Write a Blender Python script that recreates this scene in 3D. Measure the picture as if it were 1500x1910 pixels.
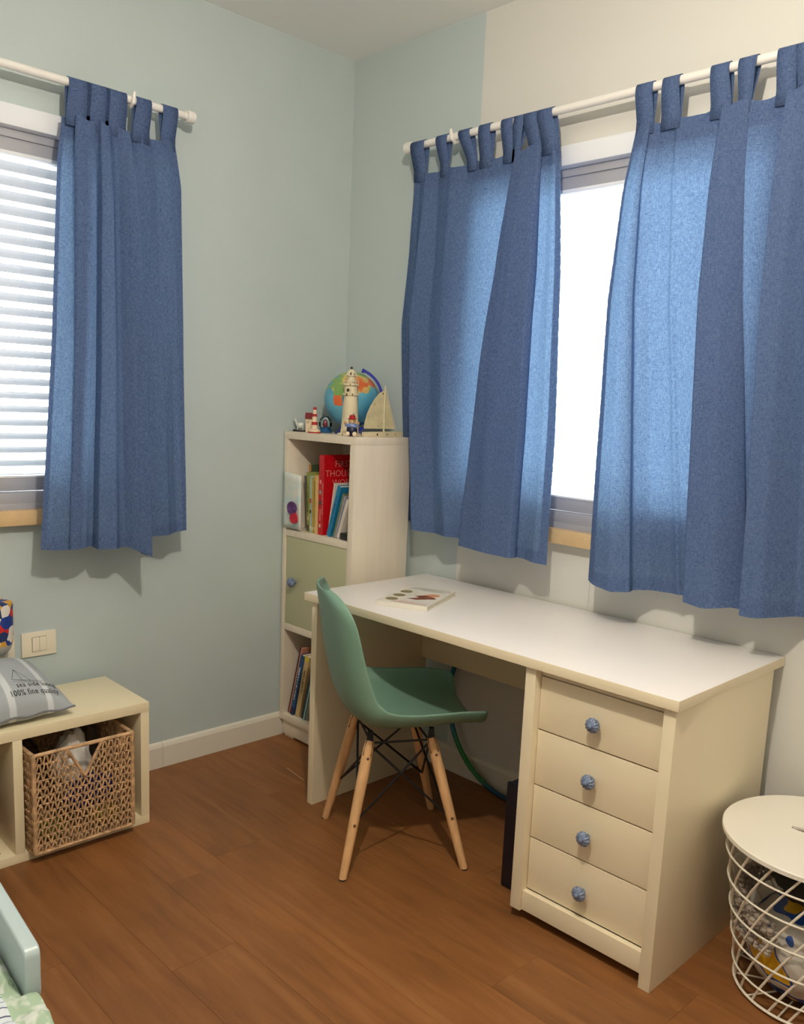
import bpy, bmesh, math, random
from mathutils import Vector, Matrix, noise
random.seed(7)
for o in list(bpy.data.objects): bpy.data.objects.remove(o, do_unlink=True)
SC = bpy.context.scene
COL = SC.collection
PI = math.pi

# ------------------------------------------------------------------ camera, light, exposure
YAW, PITCH, ROLL = 0.7962, -0.1646, 0.0443
FPX, PPX, PPY = 1627.2, 757.0, 1021.7
CAM = Vector((2.8455, -2.3883, 1.3943))
_f = Vector((-math.sin(YAW)*math.cos(PITCH), math.cos(YAW)*math.cos(PITCH), math.sin(PITCH)))
_r = Vector((math.cos(YAW), math.sin(YAW), 0)); _u = _r.cross(_f)
_r2 = math.cos(ROLL)*_r + math.sin(ROLL)*_u; _u2 = -math.sin(ROLL)*_r + math.cos(ROLL)*_u
cd = bpy.data.cameras.new('camera'); cam = bpy.data.objects.new('camera', cd); COL.objects.link(cam)
m = Matrix.Identity(4)
for i in range(3):
    m[i][0] = _r2[i]; m[i][1] = _u2[i]; m[i][2] = -_f[i]; m[i][3] = CAM[i]
cam.matrix_world = m
cd.sensor_fit = 'HORIZONTAL'; cd.sensor_width = 36; cd.lens = FPX*36/1500
cd.shift_x = (750-PPX)/1500; cd.shift_y = (PPY-955)/1500; cd.clip_start = 0.02
SC.camera = cam
SC.view_settings.view_transform = 'Standard'
try: SC.view_settings.look = 'None'
except Exception: pass
SC.view_settings.gamma = 1; SC.view_settings.use_curve_mapping = False
SC.view_settings.exposure = 0.13

W = bpy.data.worlds.new('world'); SC.world = W; W.use_nodes = True
nt = W.node_tree; nt.nodes.clear()
wo = nt.nodes.new('ShaderNodeOutputWorld'); bg = nt.nodes.new('ShaderNodeBackground')
tc = nt.nodes.new('ShaderNodeTexCoord'); sep = nt.nodes.new('ShaderNodeSeparateXYZ')
nt.links.new(tc.outputs['Generated'], sep.inputs[0])
mr = nt.nodes.new('ShaderNodeMapRange'); mr.inputs[1].default_value = -0.25; mr.inputs[2].default_value = 0.25
mr.inputs[3].default_value = 3.4; mr.inputs[4].default_value = 7.0
nt.links.new(sep.outputs[2], mr.inputs[0])
mr2 = nt.nodes.new('ShaderNodeMapRange'); mr2.inputs[1].default_value = -1; mr2.inputs[2].default_value = 1
mr2.inputs[3].default_value = 0.5; mr2.inputs[4].default_value = 1.9
nt.links.new(sep.outputs[1], mr2.inputs[0])
mu = nt.nodes.new('ShaderNodeMath'); mu.operation = 'MULTIPLY'
nt.links.new(mr.outputs[0], mu.inputs[0]); nt.links.new(mr2.outputs[0], mu.inputs[1])
bg.inputs[0].default_value = (0.93, 0.965, 1.0, 1)
nt.links.new(mu.outputs[0], bg.inputs[1]); nt.links.new(bg.outputs[0], wo.inputs[0])

def light(name, loc, kind, energy, color, **k):
    ld = bpy.data.lights.new(name, kind); ld.energy = energy; ld.color = color
    for a, b in k.items(): setattr(ld, a, b)
    o = bpy.data.objects.new(name, ld); o.location = loc; COL.objects.link(o); return o
light('ceiling_bulb_light', (2.03, -1.6, 2.37), 'POINT', 69, (1.0, 0.885, 0.74), shadow_soft_size=0.028)

# ------------------------------------------------------------------ materials
def srgb(r, g, b):
    f = lambda c: (c/255/12.92) if c/255 <= 0.04045 else ((c/255+0.055)/1.055)**2.4
    return (f(r), f(g), f(b), 1)
MATS = {}
def mat(name, col, rough=0.5, metal=0.0, var=0.0, vscale=8, bump=0.0, bscale=60, spec=0.5, sss=0, coord='Object', stretch=(1,1,1), col2=None, coat=0):
    if name in MATS: return MATS[name]
    M = bpy.data.materials.new(name); M.use_nodes = True; n = M.node_tree; P = n.nodes['Principled BSDF']
    P.inputs['Base Color'].default_value = col if len(col) == 4 else (*col, 1)
    P.inputs['Roughness'].default_value = rough; P.inputs['Metallic'].default_value = metal
    P.inputs['Specular IOR Level'].default_value = spec
    if coat: P.inputs['Coat Weight'].default_value = coat
    t = n.nodes.new('ShaderNodeTexCoord'); mp = n.nodes.new('ShaderNodeMapping'); mp.inputs['Scale'].default_value = stretch
    n.links.new(t.outputs[coord], mp.inputs[0])
    if var or col2:
        nz = n.nodes.new('ShaderNodeTexNoise'); nz.inputs['Scale'].default_value = vscale; nz.inputs['Detail'].default_value = 5
        n.links.new(mp.outputs[0], nz.inputs[0])
        rp = n.nodes.new('ShaderNodeValToRGB')
        c = P.inputs['Base Color'].default_value[:]
        if col2: a, b = c, col2
        else: a = tuple(max(0, x*(1-var)) for x in c[:3])+(1,); b = tuple(min(1, x*(1+var)) for x in c[:3])+(1,)
        rp.color_ramp.elements[0].position = 0.35; rp.color_ramp.elements[1].position = 0.65
        rp.color_ramp.elements[0].color = a; rp.color_ramp.elements[1].color = b
        n.links.new(nz.outputs[0], rp.inputs[0]); n.links.new(rp.outputs[0], P.inputs['Base Color'])
    if bump:
        nb = n.nodes.new('ShaderNodeTexNoise'); nb.inputs['Scale'].default_value = bscale; nb.inputs['Detail'].default_value = 4
        n.links.new(mp.outputs[0], nb.inputs[0])
        bp = n.nodes.new('ShaderNodeBump'); bp.inputs['Strength'].default_value = bump; bp.inputs['Distance'].default_value = 0.004
        n.links.new(nb.outputs[0], bp.inputs['Height']); n.links.new(bp.outputs[0], P.inputs['Normal'])
    MATS[name] = M; return M

WHITE_WALL = mat('white_paint', (0.72, 0.70, 0.64), 0.75, var=0.02, vscale=3, bump=0.15, bscale=220)
CEIL = mat('ceiling_paint', (0.88, 0.89, 0.86), 0.85, var=0.015, vscale=2)
BLUE_WALL = mat('pale_blue_paint', (0.49, 0.575, 0.575), 0.7, var=0.02, vscale=3, bump=0.15, bscale=220)
LAM = mat('cream_laminate', (0.83, 0.735, 0.53), 0.42, var=0.012, vscale=5)
LAMTOP = mat('white_laminate', (0.86, 0.83, 0.80), 0.30, var=0.01, vscale=5)
SHELFM = mat('birch_laminate', (0.79, 0.71, 0.58), 0.45, var=0.03, vscale=6, stretch=(6, 6, 0.6))
BENCHM = mat('cream_foil', (0.84, 0.75, 0.52), 0.45, var=0.02, vscale=6)
GREENDOOR = mat('sage_green_paint', (0.50, 0.50, 0.32), 0.5, var=0.02, vscale=5)
BASEB = mat('baseboard_paint', (0.74, 0.71, 0.62), 0.45, var=0.02, vscale=4)
ALU = mat('window_aluminium', (0.43, 0.44, 0.49), 0.38, metal=0.15, var=0.03, vscale=5)
WINWHITE = mat('window_white', (0.80, 0.84, 0.90), 0.35, var=0.01)
SILL = mat('sill_stone', (0.66, 0.47, 0.25), 0.45, var=0.14, vscale=7)
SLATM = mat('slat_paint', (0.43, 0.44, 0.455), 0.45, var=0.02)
ROD = mat('rod_white', (0.80, 0.79, 0.76), 0.4, var=0.01)
PLASTIC = mat('switch_plastic', (0.82, 0.76, 0.62), 0.35, var=0.01)
GAP = mat('dark_gap', (0.05, 0.04, 0.03), 0.8)
BLACK = mat('black_metal', (0.012, 0.012, 0.014), 0.4, metal=0.4)
GREEN = mat('sage_green_plastic', srgb(116, 152, 134), 0.42, var=0.02, vscale=4, bump=0.05, bscale=400)
BEECH = mat('beech_wood', (0.70, 0.42, 0.20), 0.45, var=0.12, vscale=6, stretch=(12, 12, 1))
KNOB = mat('blue_glazed_ceramic', srgb(108, 124, 152), 0.2, var=0.3, vscale=90, coat=0.5)
PAGES = mat('book_pages', (0.78, 0.72, 0.58), 0.8, var=0.05, vscale=120, stretch=(1, 1, 0.05))
WIREW = mat('white_wire', (0.84, 0.80, 0.68), 0.35)
CREAMANT = mat('distressed_cream', (0.72, 0.64, 0.44), 0.6, var=0.07, vscale=18)

def cloth_mat(name, c1, c2, ct, tr=0.4, s=1.0):
    M = bpy.data.materials.new(name); M.use_nodes = True; n = M.node_tree; n.nodes.clear()
    out = n.nodes.new('ShaderNodeOutputMaterial'); mix = n.nodes.new('ShaderNodeMixShader'); mix.inputs[0].default_value = tr
    d = n.nodes.new('ShaderNodeBsdfDiffuse'); t = n.nodes.new('ShaderNodeBsdfTranslucent')
    tcn = n.nodes.new('ShaderNodeTexCoord')
    mp = n.nodes.new('ShaderNodeMapping'); mp.inputs['Scale'].default_value = (520*s, 520*s, 90*s)
    mp2 = n.nodes.new('ShaderNodeMapping'); mp2.inputs['Scale'].default_value = (110*s, 110*s, 700*s)
    n1 = n.nodes.new('ShaderNodeTexNoise'); n1.inputs['Scale'].default_value = 1; n1.inputs['Detail'].default_value = 3
    n2 = n.nodes.new('ShaderNodeTexNoise'); n2.inputs['Scale'].default_value = 1; n2.inputs['Detail'].default_value = 3
    n.links.new(tcn.outputs['Object'], mp.inputs[0]); n.links.new(tcn.outputs['Object'], mp2.inputs[0])
    n.links.new(mp.outputs[0], n1.inputs[0]); n.links.new(mp2.outputs[0], n2.inputs[0])
    ad = n.nodes.new('ShaderNodeMath'); ad.operation = 'ADD'
    n.links.new(n1.outputs[0], ad.inputs[0]); n.links.new(n2.outputs[0], ad.inputs[1])
    mr = n.nodes.new('ShaderNodeMapRange'); mr.inputs[1].default_value = 0.7; mr.inputs[2].default_value = 1.3
    n.links.new(ad.outputs[0], mr.inputs[0])
    cm = n.nodes.new('ShaderNodeMix'); cm.data_type = 'RGBA'
    cm.inputs[6].default_value = c1; cm.inputs[7].default_value = c2
    n.links.new(mr.outputs[0], cm.inputs[0]); n.links.new(cm.outputs[2], d.inputs[0])
    cm2 = n.nodes.new('ShaderNodeMix'); cm2.data_type = 'RGBA'
    cm2.inputs[6].default_value = tuple(x*0.48 for x in ct[:3])+(1,); cm2.inputs[7].default_value = tuple(min(1, x*1.6) for x in ct[:3])+(1,)
    n.links.new(mr.outputs[0], cm2.inputs[0]); n.links.new(cm2.outputs[2], t.inputs[0])
    n.links.new(d.outputs[0], mix.inputs[1]); n.links.new(t.outputs[0], mix.inputs[2]); n.links.new(mix.outputs[0], out.inputs[0])
    MATS[name] = M; return M
CURT = cloth_mat('blue_chambray', srgb(76, 98, 140), srgb(108, 126, 164), srgb(138, 180, 252), 0.29)

def glass_mat():
    M = bpy.data.materials.new('window_glass'); M.use_nodes = True; n = M.node_tree; n.nodes.clear()
    out = n.nodes.new('ShaderNodeOutputMaterial'); mix = n.nodes.new('ShaderNodeMixShader')
    fr = n.nodes.new('ShaderNodeFresnel'); fr.inputs[0].default_value = 1.45
    a = n.nodes.new('ShaderNodeBsdfTransparent'); b = n.nodes.new('ShaderNodeBsdfGlossy'); b.inputs['Roughness'].default_value = 0.02
    n.links.new(fr.outputs[0], mix.inputs[0]); n.links.new(a.outputs[0], mix.inputs[1]); n.links.new(b.outputs[0], mix.inputs[2]); n.links.new(mix.outputs[0], out.inputs[0])
    return M
GLASS = glass_mat()

def wood_floor():
    M = bpy.data.materials.new('oiled_oak_floor'); M.use_nodes = True; n = M.node_tree; P = n.nodes['Principled BSDF']
    t = n.nodes.new('ShaderNodeTexCoord'); oi = n.nodes.new('ShaderNodeObjectInfo')
    cx = n.nodes.new('ShaderNodeCombineXYZ'); ml = n.nodes.new('ShaderNodeMath'); ml.operation = 'MULTIPLY'; ml.inputs[1].default_value = 37
    n.links.new(oi.outputs['Random'], ml.inputs[0]); n.links.new(ml.outputs[0], cx.inputs[0]); n.links.new(ml.outputs[0], cx.inputs[1])
    va = n.nodes.new('ShaderNodeVectorMath'); va.operation = 'ADD'
    n.links.new(t.outputs['Object'], va.inputs[0]); n.links.new(cx.outputs[0], va.inputs[1])
    mp = n.nodes.new('ShaderNodeMapping'); mp.inputs['Scale'].default_value = (1.6, 14, 1); n.links.new(va.outputs[0], mp.inputs[0])
    nz = n.nodes.new('ShaderNodeTexNoise'); nz.inputs['Scale'].default_value = 2.2; nz.inputs['Detail'].default_value = 8; nz.inputs['Roughness'].default_value = 0.6; nz.inputs['Distortion'].default_value = 0.6
    n.links.new(mp.outputs[0], nz.inputs[0])
    rp = n.nodes.new('ShaderNodeValToRGB'); e = rp.color_ramp.elements
    e[0].position = 0.25; e[0].color = srgb(118, 76, 42); e[1].position = 0.8; e[1].color = srgb(150, 100, 58)
    k = e.new(0.5); k.color = srgb(134, 87, 48)
    n.links.new(nz.outputs[0], rp.inputs[0])
    mp3 = n.nodes.new('ShaderNodeMapping'); mp3.inputs['Scale'].default_value = (2.2, 5, 1); n.links.new(va.outputs[0], mp3.inputs[0])
    n3 = n.nodes.new('ShaderNodeTexNoise'); n3.inputs['Scale'].default_value = 1.3; n3.inputs['Detail'].default_value = 3; n.links.new(mp3.outputs[0], n3.inputs[0])
    hs = n.nodes.new('ShaderNodeHueSaturation')
    mv = n.nodes.new('ShaderNodeMapRange'); mv.inputs[3].default_value = 0.93; mv.inputs[4].default_value = 1.08
    n.links.new(oi.outputs['Random'], mv.inputs[0])
    mv2 = n.nodes.new('ShaderNodeMapRange'); mv2.inputs[1].default_value = 0.3; mv2.inputs[2].default_value = 0.7; mv2.inputs[3].default_value = 0.86; mv2.inputs[4].default_value = 1.12
    n.links.new(n3.outputs[0], mv2.inputs[0])
    mm = n.nodes.new('ShaderNodeMath'); mm.operation = 'MULTIPLY'; n.links.new(mv.outputs[0], mm.inputs[0]); n.links.new(mv2.outputs[0], mm.inputs[1])
    n.links.new(mm.outputs[0], hs.inputs['Value']); n.links.new(rp.outputs[0], hs.inputs['Color'])
    mp5 = n.nodes.new('ShaderNodeMapping'); mp5.inputs['Scale'].default_value = (0.5, 16, 1); n.links.new(va.outputs[0], mp5.inputs[0])
    n5 = n.nodes.new('ShaderNodeTexNoise'); n5.inputs['Scale'].default_value = 1; n5.inputs['Detail'].default_value = 1; n.links.new(mp5.outputs[0], n5.inputs[0])
    m5 = n.nodes.new('ShaderNodeMapRange'); m5.inputs[1].default_value = .62; m5.inputs[2].default_value = .74; m5.inputs[4].default_value = .32; n.links.new(n5.outputs[0], m5.inputs[0])
    x5 = n.nodes.new('ShaderNodeMix'); x5.data_type = 'RGBA'; n.links.new(m5.outputs[0], x5.inputs[0]); n.links.new(hs.outputs[0], x5.inputs[6]); x5.inputs[7].default_value = srgb(172, 120, 74)
    n.links.new(x5.outputs[2], P.inputs['Base Color'])
    P.inputs['Roughness'].default_value = 0.42; P.inputs['Specular IOR Level'].default_value = 0.4
    bp = n.nodes.new('ShaderNodeBump'); bp.inputs['Strength'].default_value = 0.12; bp.inputs['Distance'].default_value = 0.002
    n.links.new(nz.outputs[0], bp.inputs['Height']); n.links.new(bp.outputs[0], P.inputs['Normal'])
    return M
FLOORM = wood_floor()

# ------------------------------------------------------------------ mesh helpers
def link(name, me, parent=None, loc=None):
    o = bpy.data.objects.new(name, me); COL.objects.link(o)
    if parent: o.parent = parent
    if loc is not None: o.location = loc
    return o
def empty(name, loc=(0, 0, 0), rz=0, label=None, cat=None, group=None, kind=None):
    o = bpy.data.objects.new(name, None); COL.objects.link(o); o.location = loc; o.rotation_euler = (0, 0, rz)
    o.empty_display_size = 0.05
    tag(o, label, cat, group, kind); return o
def tag(o, label=None, cat=None, group=None, kind=None):
    if label: o['label'] = label
    if cat: o['category'] = cat
    if group: o['group'] = group
    if kind: o['kind'] = kind
    return o
class MB:
    def __init__(s): s.v = []; s.f = []; s.mi = []
    def add(s, vs, fs, mi=0):
        b = len(s.v); s.v += [tuple(p) for p in vs]; s.f += [tuple(i+b for i in q) for q in fs]; s.mi += [mi]*len(fs); return s
    def box(s, x0, x1, y0, y1, z0, z1, mi=0, M=None, bev=0.0):
        if bev > 0:
            bm = bmesh.new(); bmesh.ops.create_cube(bm, size=1)
            for v in bm.verts: v.co = Vector(((x0+x1)/2+v.co.x*(x1-x0), (y0+y1)/2+v.co.y*(y1-y0), (z0+z1)/2+v.co.z*(z1-z0)))
            bmesh.ops.bevel(bm, geom=bm.edges[:], offset=bev, segments=2, affect='EDGES', profile=0.6)
            bm.verts.index_update()
            vs = [M @ v.co if M else v.co.copy() for v in bm.verts]; fs = [[v.index for v in f.verts] for f in bm.faces]; bm.free()
            return s.add(vs, fs, mi)
        P = [(x0, y0, z0), (x1, y0, z0), (x1, y1, z0), (x0, y1, z0), (x0, y0, z1), (x1, y0, z1), (x1, y1, z1), (x0, y1, z1)]
        if M: P = [M @ Vector(p) for p in P]
        return s.add(P, [(0, 3, 2, 1), (4, 5, 6, 7), (0, 1, 5, 4), (1, 2, 6, 5), (2, 3, 7, 6), (3, 0, 4, 7)], mi)
    def tube(s, pts, rad, n=8, mi=0, closed=False, caps=True):
        pts = [Vector(p) for p in pts]; k = len(pts)
        R = rad if isinstance(rad, (list, tuple)) else [rad]*k
        prev = None; vs = []
        for i, p in enumerate(pts):
            if closed: t = (pts[(i+1) % k]-pts[i-1])
            else: t = (pts[min(i+1, k-1)]-pts[max(i-1, 0)])
            t = t.normalized() if t.length > 1e-9 else Vector((0, 0, 1))
            if prev is None:
                a = Vector((0, 0, 1)) if abs(t.z) < 0.9 else Vector((1, 0, 0)); e1 = t.cross(a).normalized()
            else:
                e1 = (prev - t*prev.dot(t)); e1 = e1.normalized() if e1.length > 1e-6 else t.orthogonal().normalized()
            prev = e1; e2 = t.cross(e1)
            for j in range(n):
                an = 2*PI*j/n; vs.append(p+R[i]*(math.cos(an)*e1+math.sin(an)*e2))
        fs = []
        for i in range(k if closed else k-1):
            a = i*n; b = ((i+1) % k)*n
            for j in range(n): fs.append((a+j, a+(j+1) % n, b+(j+1) % n, b+j))
        if not closed and caps: fs += [tuple(range(n-1, -1, -1)), tuple((k-1)*n+j for j in range(n))]
        return s.add(vs, fs, mi)
    def lathe(s, prof, c=(0, 0, 0), n=24, mi=0, M=None, cap=True):
        vs = []; k = len(prof)
        for r, z in prof:
            for j in range(n):
                a = 2*PI*j/n; p = Vector((r*math.cos(a), r*math.sin(a), z))
                if M: p = M @ p
                vs.append(p+Vector(c))
        fs = []
        for i in range(k-1):
            for j in range(n): fs.append((i*n+j, i*n+(j+1) % n, (i+1)*n+(j+1) % n, (i+1)*n+j))
        if cap: fs += [tuple(range(n-1, -1, -1)), tuple((k-1)*n+j for j in range(n))]
        return s.add(vs, fs, mi)
    def prism(s, poly, a, b, ax=1, mi=0):
        # poly in the two remaining axes, extruded from a to b along ax
        def P(p, t):
            q = [0, 0, 0]; q[ax] = t; r = [i for i in range(3) if i != ax]; q[r[0]] = p[0]; q[r[1]] = p[1]; return tuple(q)
        n = len(poly); vs = [P(p, a) for p in poly]+[P(p, b) for p in poly]
        fs = [tuple(range(n)), tuple(range(2*n-1, n-1, -1))]+[(i, i+n, (i+1) % n+n, (i+1) % n) for i in range(n)]
        return s.add(vs, fs, mi)
    def sphere(s, c, r, n=12, mi=0, sc=(1, 1, 1)):
        prof = [(max(1e-5, math.sin(PI*i/n)*r), -math.cos(PI*i/n)*r) for i in range(n+1)]
        M = Matrix.Diagonal((sc[0], sc[1], sc[2])).to_3x3()
        return s.lathe(prof, c, n=max(8, int(n*1.5)), mi=mi, M=M, cap=False)
    def build(s, name, mats, parent=None, loc=None, smooth=True, ang=40, recalc=True):
        me = bpy.data.meshes.new(name); me.from_pydata(s.v, [], s.f)
        for m_ in (mats if isinstance(mats, (list, tuple)) else [mats]): me.materials.append(m_)
        me.polygons.foreach_set('material_index', s.mi)
        bm = bmesh.new(); bm.from_mesh(me)
        if recalc: bmesh.ops.recalc_face_normals(bm, faces=bm.faces[:])
        for f in bm.faces: f.smooth = smooth
        if smooth:
            la = math.radians(ang)
            for e in bm.edges:
                if len(e.link_faces) == 2 and e.calc_face_angle(0) > la: e.smooth = False
        bm.to_mesh(me); bm.free()
        return link(name, me, parent, loc)
def grid(fn, nu, nv, name, mt, parent=None, loc=None, thick=0, sub=0, closed_u=False):
    vs = []; fs = []
    for j in range(nv):
        for i in range(nu): vs.append(fn(i/(nu-1), j/(nv-1)))
    for j in range(nv-1):
        for i in range(nu-1): fs.append((j*nu+i, j*nu+i+1, (j+1)*nu+i+1, (j+1)*nu+i))
    me = bpy.data.meshes.new(name); me.from_pydata([tuple(v) for v in vs], [], fs); me.materials.append(mt)
    for p in me.polygons: p.use_smooth = True
    o = link(name, me, parent, loc)
    if thick:
        md = o.modifiers.new('solid', 'SOLIDIFY'); md.thickness = thick; md.offset = 0
    return o
def text_mesh(s, size, depth=0.0004, font=None, align='LEFT', spacing=1.0, thin=0.0):
    c = bpy.data.curves.new('t', 'FONT'); c.body = s; c.size = size; c.extrude = depth; c.align_x = align; c.space_character = spacing
    c.resolution_u = 2; c.offset = thin*size
    o = bpy.data.objects.new('t', c); COL.objects.link(o)
    bpy.context.view_layer.update()
    me = bpy.data.meshes.new_from_object(o.evaluated_get(bpy.context.evaluated_depsgraph_get()))
    bpy.data.objects.remove(o); return me
def ease(t): return t*t*(3-2*t)
def interp(tab, x):
    if x <= tab[0][0]: return tab[0][1]
    for (a, b), (c, d) in zip(tab, tab[1:]):
        if x <= c: return b+(d-b)*((x-a)/(c-a) if c > a else 0)
    return tab[-1][1]

# ------------------------------------------------------------------ room shell
RX, RY, H = 3.7, -4.0, 2.713
WT = 0.24
struct = lambda o: tag(o, kind='structure')
# window openings
RW = (0.72, 1.78); LW = (-2.22, -1.11); WZ = (0.985, 2.16)
b = MB()
z0, z1 = WZ
PE = 0.682
b.box(-WT, RW[0], 0, WT, -0.02, H+0.02)
b.box(RW[0], RW[1], 0, WT, -0.02, z0); b.box(RW[0], RW[1], 0, WT, z1, H+0.02)
b.box(RW[1], RX+WT, 0, WT, -0.02, H+0.02)
def two_tone():
    M = bpy.data.materials.new('two_tone_wall_paint'); M.use_nodes = True; n = M.node_tree; P = n.nodes['Principled BSDF']
    t = n.nodes.new('ShaderNodeTexCoord'); sp = n.nodes.new('ShaderNodeSeparateXYZ'); n.links.new(t.outputs['Object'], sp.inputs[0])
    nz = n.nodes.new('ShaderNodeTexNoise'); nz.inputs['Scale'].default_value = 30; n.links.new(t.outputs['Object'], nz.inputs[0])
    ad = n.nodes.new('ShaderNodeMath'); ad.operation = 'MULTIPLY_ADD'; ad.inputs[1].default_value = 0.006; n.links.new(nz.outputs[0], ad.inputs[0]); n.links.new(sp.outputs[0], ad.inputs[2])
    g = n.nodes.new('ShaderNodeMapRange'); g.inputs[1].default_value = PE; g.inputs[2].default_value = PE+0.006; n.links.new(ad.outputs[0], g.inputs[0])
    mx = n.nodes.new('ShaderNodeMix'); mx.data_type = 'RGBA'; n.links.new(g.outputs[0], mx.inputs[0])
    mx.inputs[6].default_value = (0.49, 0.575, 0.575, 1); mx.inputs[7].default_value = (0.655, 0.655, 0.615, 1)
    n.links.new(mx.outputs[2], P.inputs['Base Color']); P.inputs['Roughness'].default_value = 0.72
    return M
wall_right = struct(b.build('wall_right', two_tone(), smooth=False))
b = MB()
b.box(-WT, 0, LW[1], 0, -0.02, H+0.02); b.box(-WT, 0, LW[0], LW[1], -0.02, z0); b.box(-WT, 0, LW[0], LW[1], z1, H+0.02); b.box(-WT, 0, RY, LW[0], -0.02, H+0.02)
struct(b.build('wall_left', BLUE_WALL, smooth=False))
struct(MB().box(RX, RX+WT, RY, 0, -0.02, H+0.02).build('wall_near_right', WHITE_WALL, smooth=False))
struct(MB().box(-WT, RX+WT, RY-WT, RY, -0.02, H+0.02).build('wall_back', WHITE_WALL, smooth=False))
struct(MB().box(-WT, RX+WT, RY-WT, WT, H, H+0.12).build('ceiling', CEIL, smooth=False))
# floor: subfloor plus separate boards
floor = struct(MB().box(-WT, RX+WT, RY-WT, WT, -0.06, -0.0032).build('floor', mat('subfloor', (0.24, 0.13, 0.06), 0.9), smooth=False))
PW = 0.185; y = -0.49+PW*3
row = 0; boards = {}
joints = {0: 0.9, 1: 2.1, 2: 1.3, 3: 0.45, 4: 1.65, 5: 0.7, 6: 2.3, 7: 1.1, 8: 0.2}
while y > RY:
    ya, yb = y-PW, y
    L = 1.55
    x = joints.get(row % 9)-L*2
    if row == 4: x = 1.65-2*L
    while x < RX:
        xa, xb = max(x, -0.02), min(x+L, RX+0.02)
        if xb-xa > 0.02 and ya < 0.02:
            g = 0.0003
            key = (round(xb-xa, 3))
            me = boards.get(key)
            if me is None:
                o = MB().box(-(xb-xa)/2+g, (xb-xa)/2-g, -PW/2+g, PW/2-g, -0.0030, 0).build('floor_board', FLOORM, floor, smooth=False)
                boards[key] = o.data
            else: o = link('floor_board', me, floor)
            o.location = ((xa+xb)/2, (ya+yb)/2, random.uniform(-0.0003, 0))
        x += L
    y -= PW; row += 1
def strip(p, q, w, col):
    p, q = Vector(p), Vector(q); d = (q-p).normalized(); n_ = Vector((-d.y, d.x, 0))*w/2
    MB().add([p-n_, q-n_, q+n_, p+n_], [(0, 1, 2, 3)]).build('scratch_mark', mat('worn_wood', col, .6), floor, smooth=False)
strip((.308, -.487, .0006), (.431, -.502, .0006), .004, (.55, .36, .2)); strip((.345, -.372, .0006), (.46, -.385, .0006), .0025, (.45, .28, .15))
# baseboards with a bevelled top
def baseboard(name, p0, p1, inward, joint=None):
    p0, p1 = Vector(p0), Vector(p1); d = (p1-p0); L = d.length; d.normalize(); w = Vector(inward)
    b = MB(); prof = [(0, 0), (0.013, 0), (0.013, 0.080), (0.008, 0.092), (0, 0.098)]
    segs = [(0, L)] if joint is None else [(0, joint-0.0006), (joint+0.0006, L)]
    for a, c in segs:
        vs = [p0+d*a+w*q[0]+Vector((0, 0, q[1])) for q in prof]+[p0+d*c+w*q[0]+Vector((0, 0, q[1])) for q in prof]
        n = 5; b.add(vs, [tuple(range(n)), tuple(range(2*n-1, n-1, -1))]+[(i, i+n, (i+1) % n+n, (i+1) % n) for i in range(n)])
    return struct(b.build(name, BASEB, smooth=False))
baseboard('baseboard_left', (0, RY, 0), (0, 0, 0), (1, 0, 0), joint=-RY-0.845)
baseboard('baseboard_right', (0.013, 0, 0), (RX, 0, 0), (0, -1, 0))
baseboard('baseboard_back', (0.013, RY, 0), (RX, RY, 0), (0, 1, 0))

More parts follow.
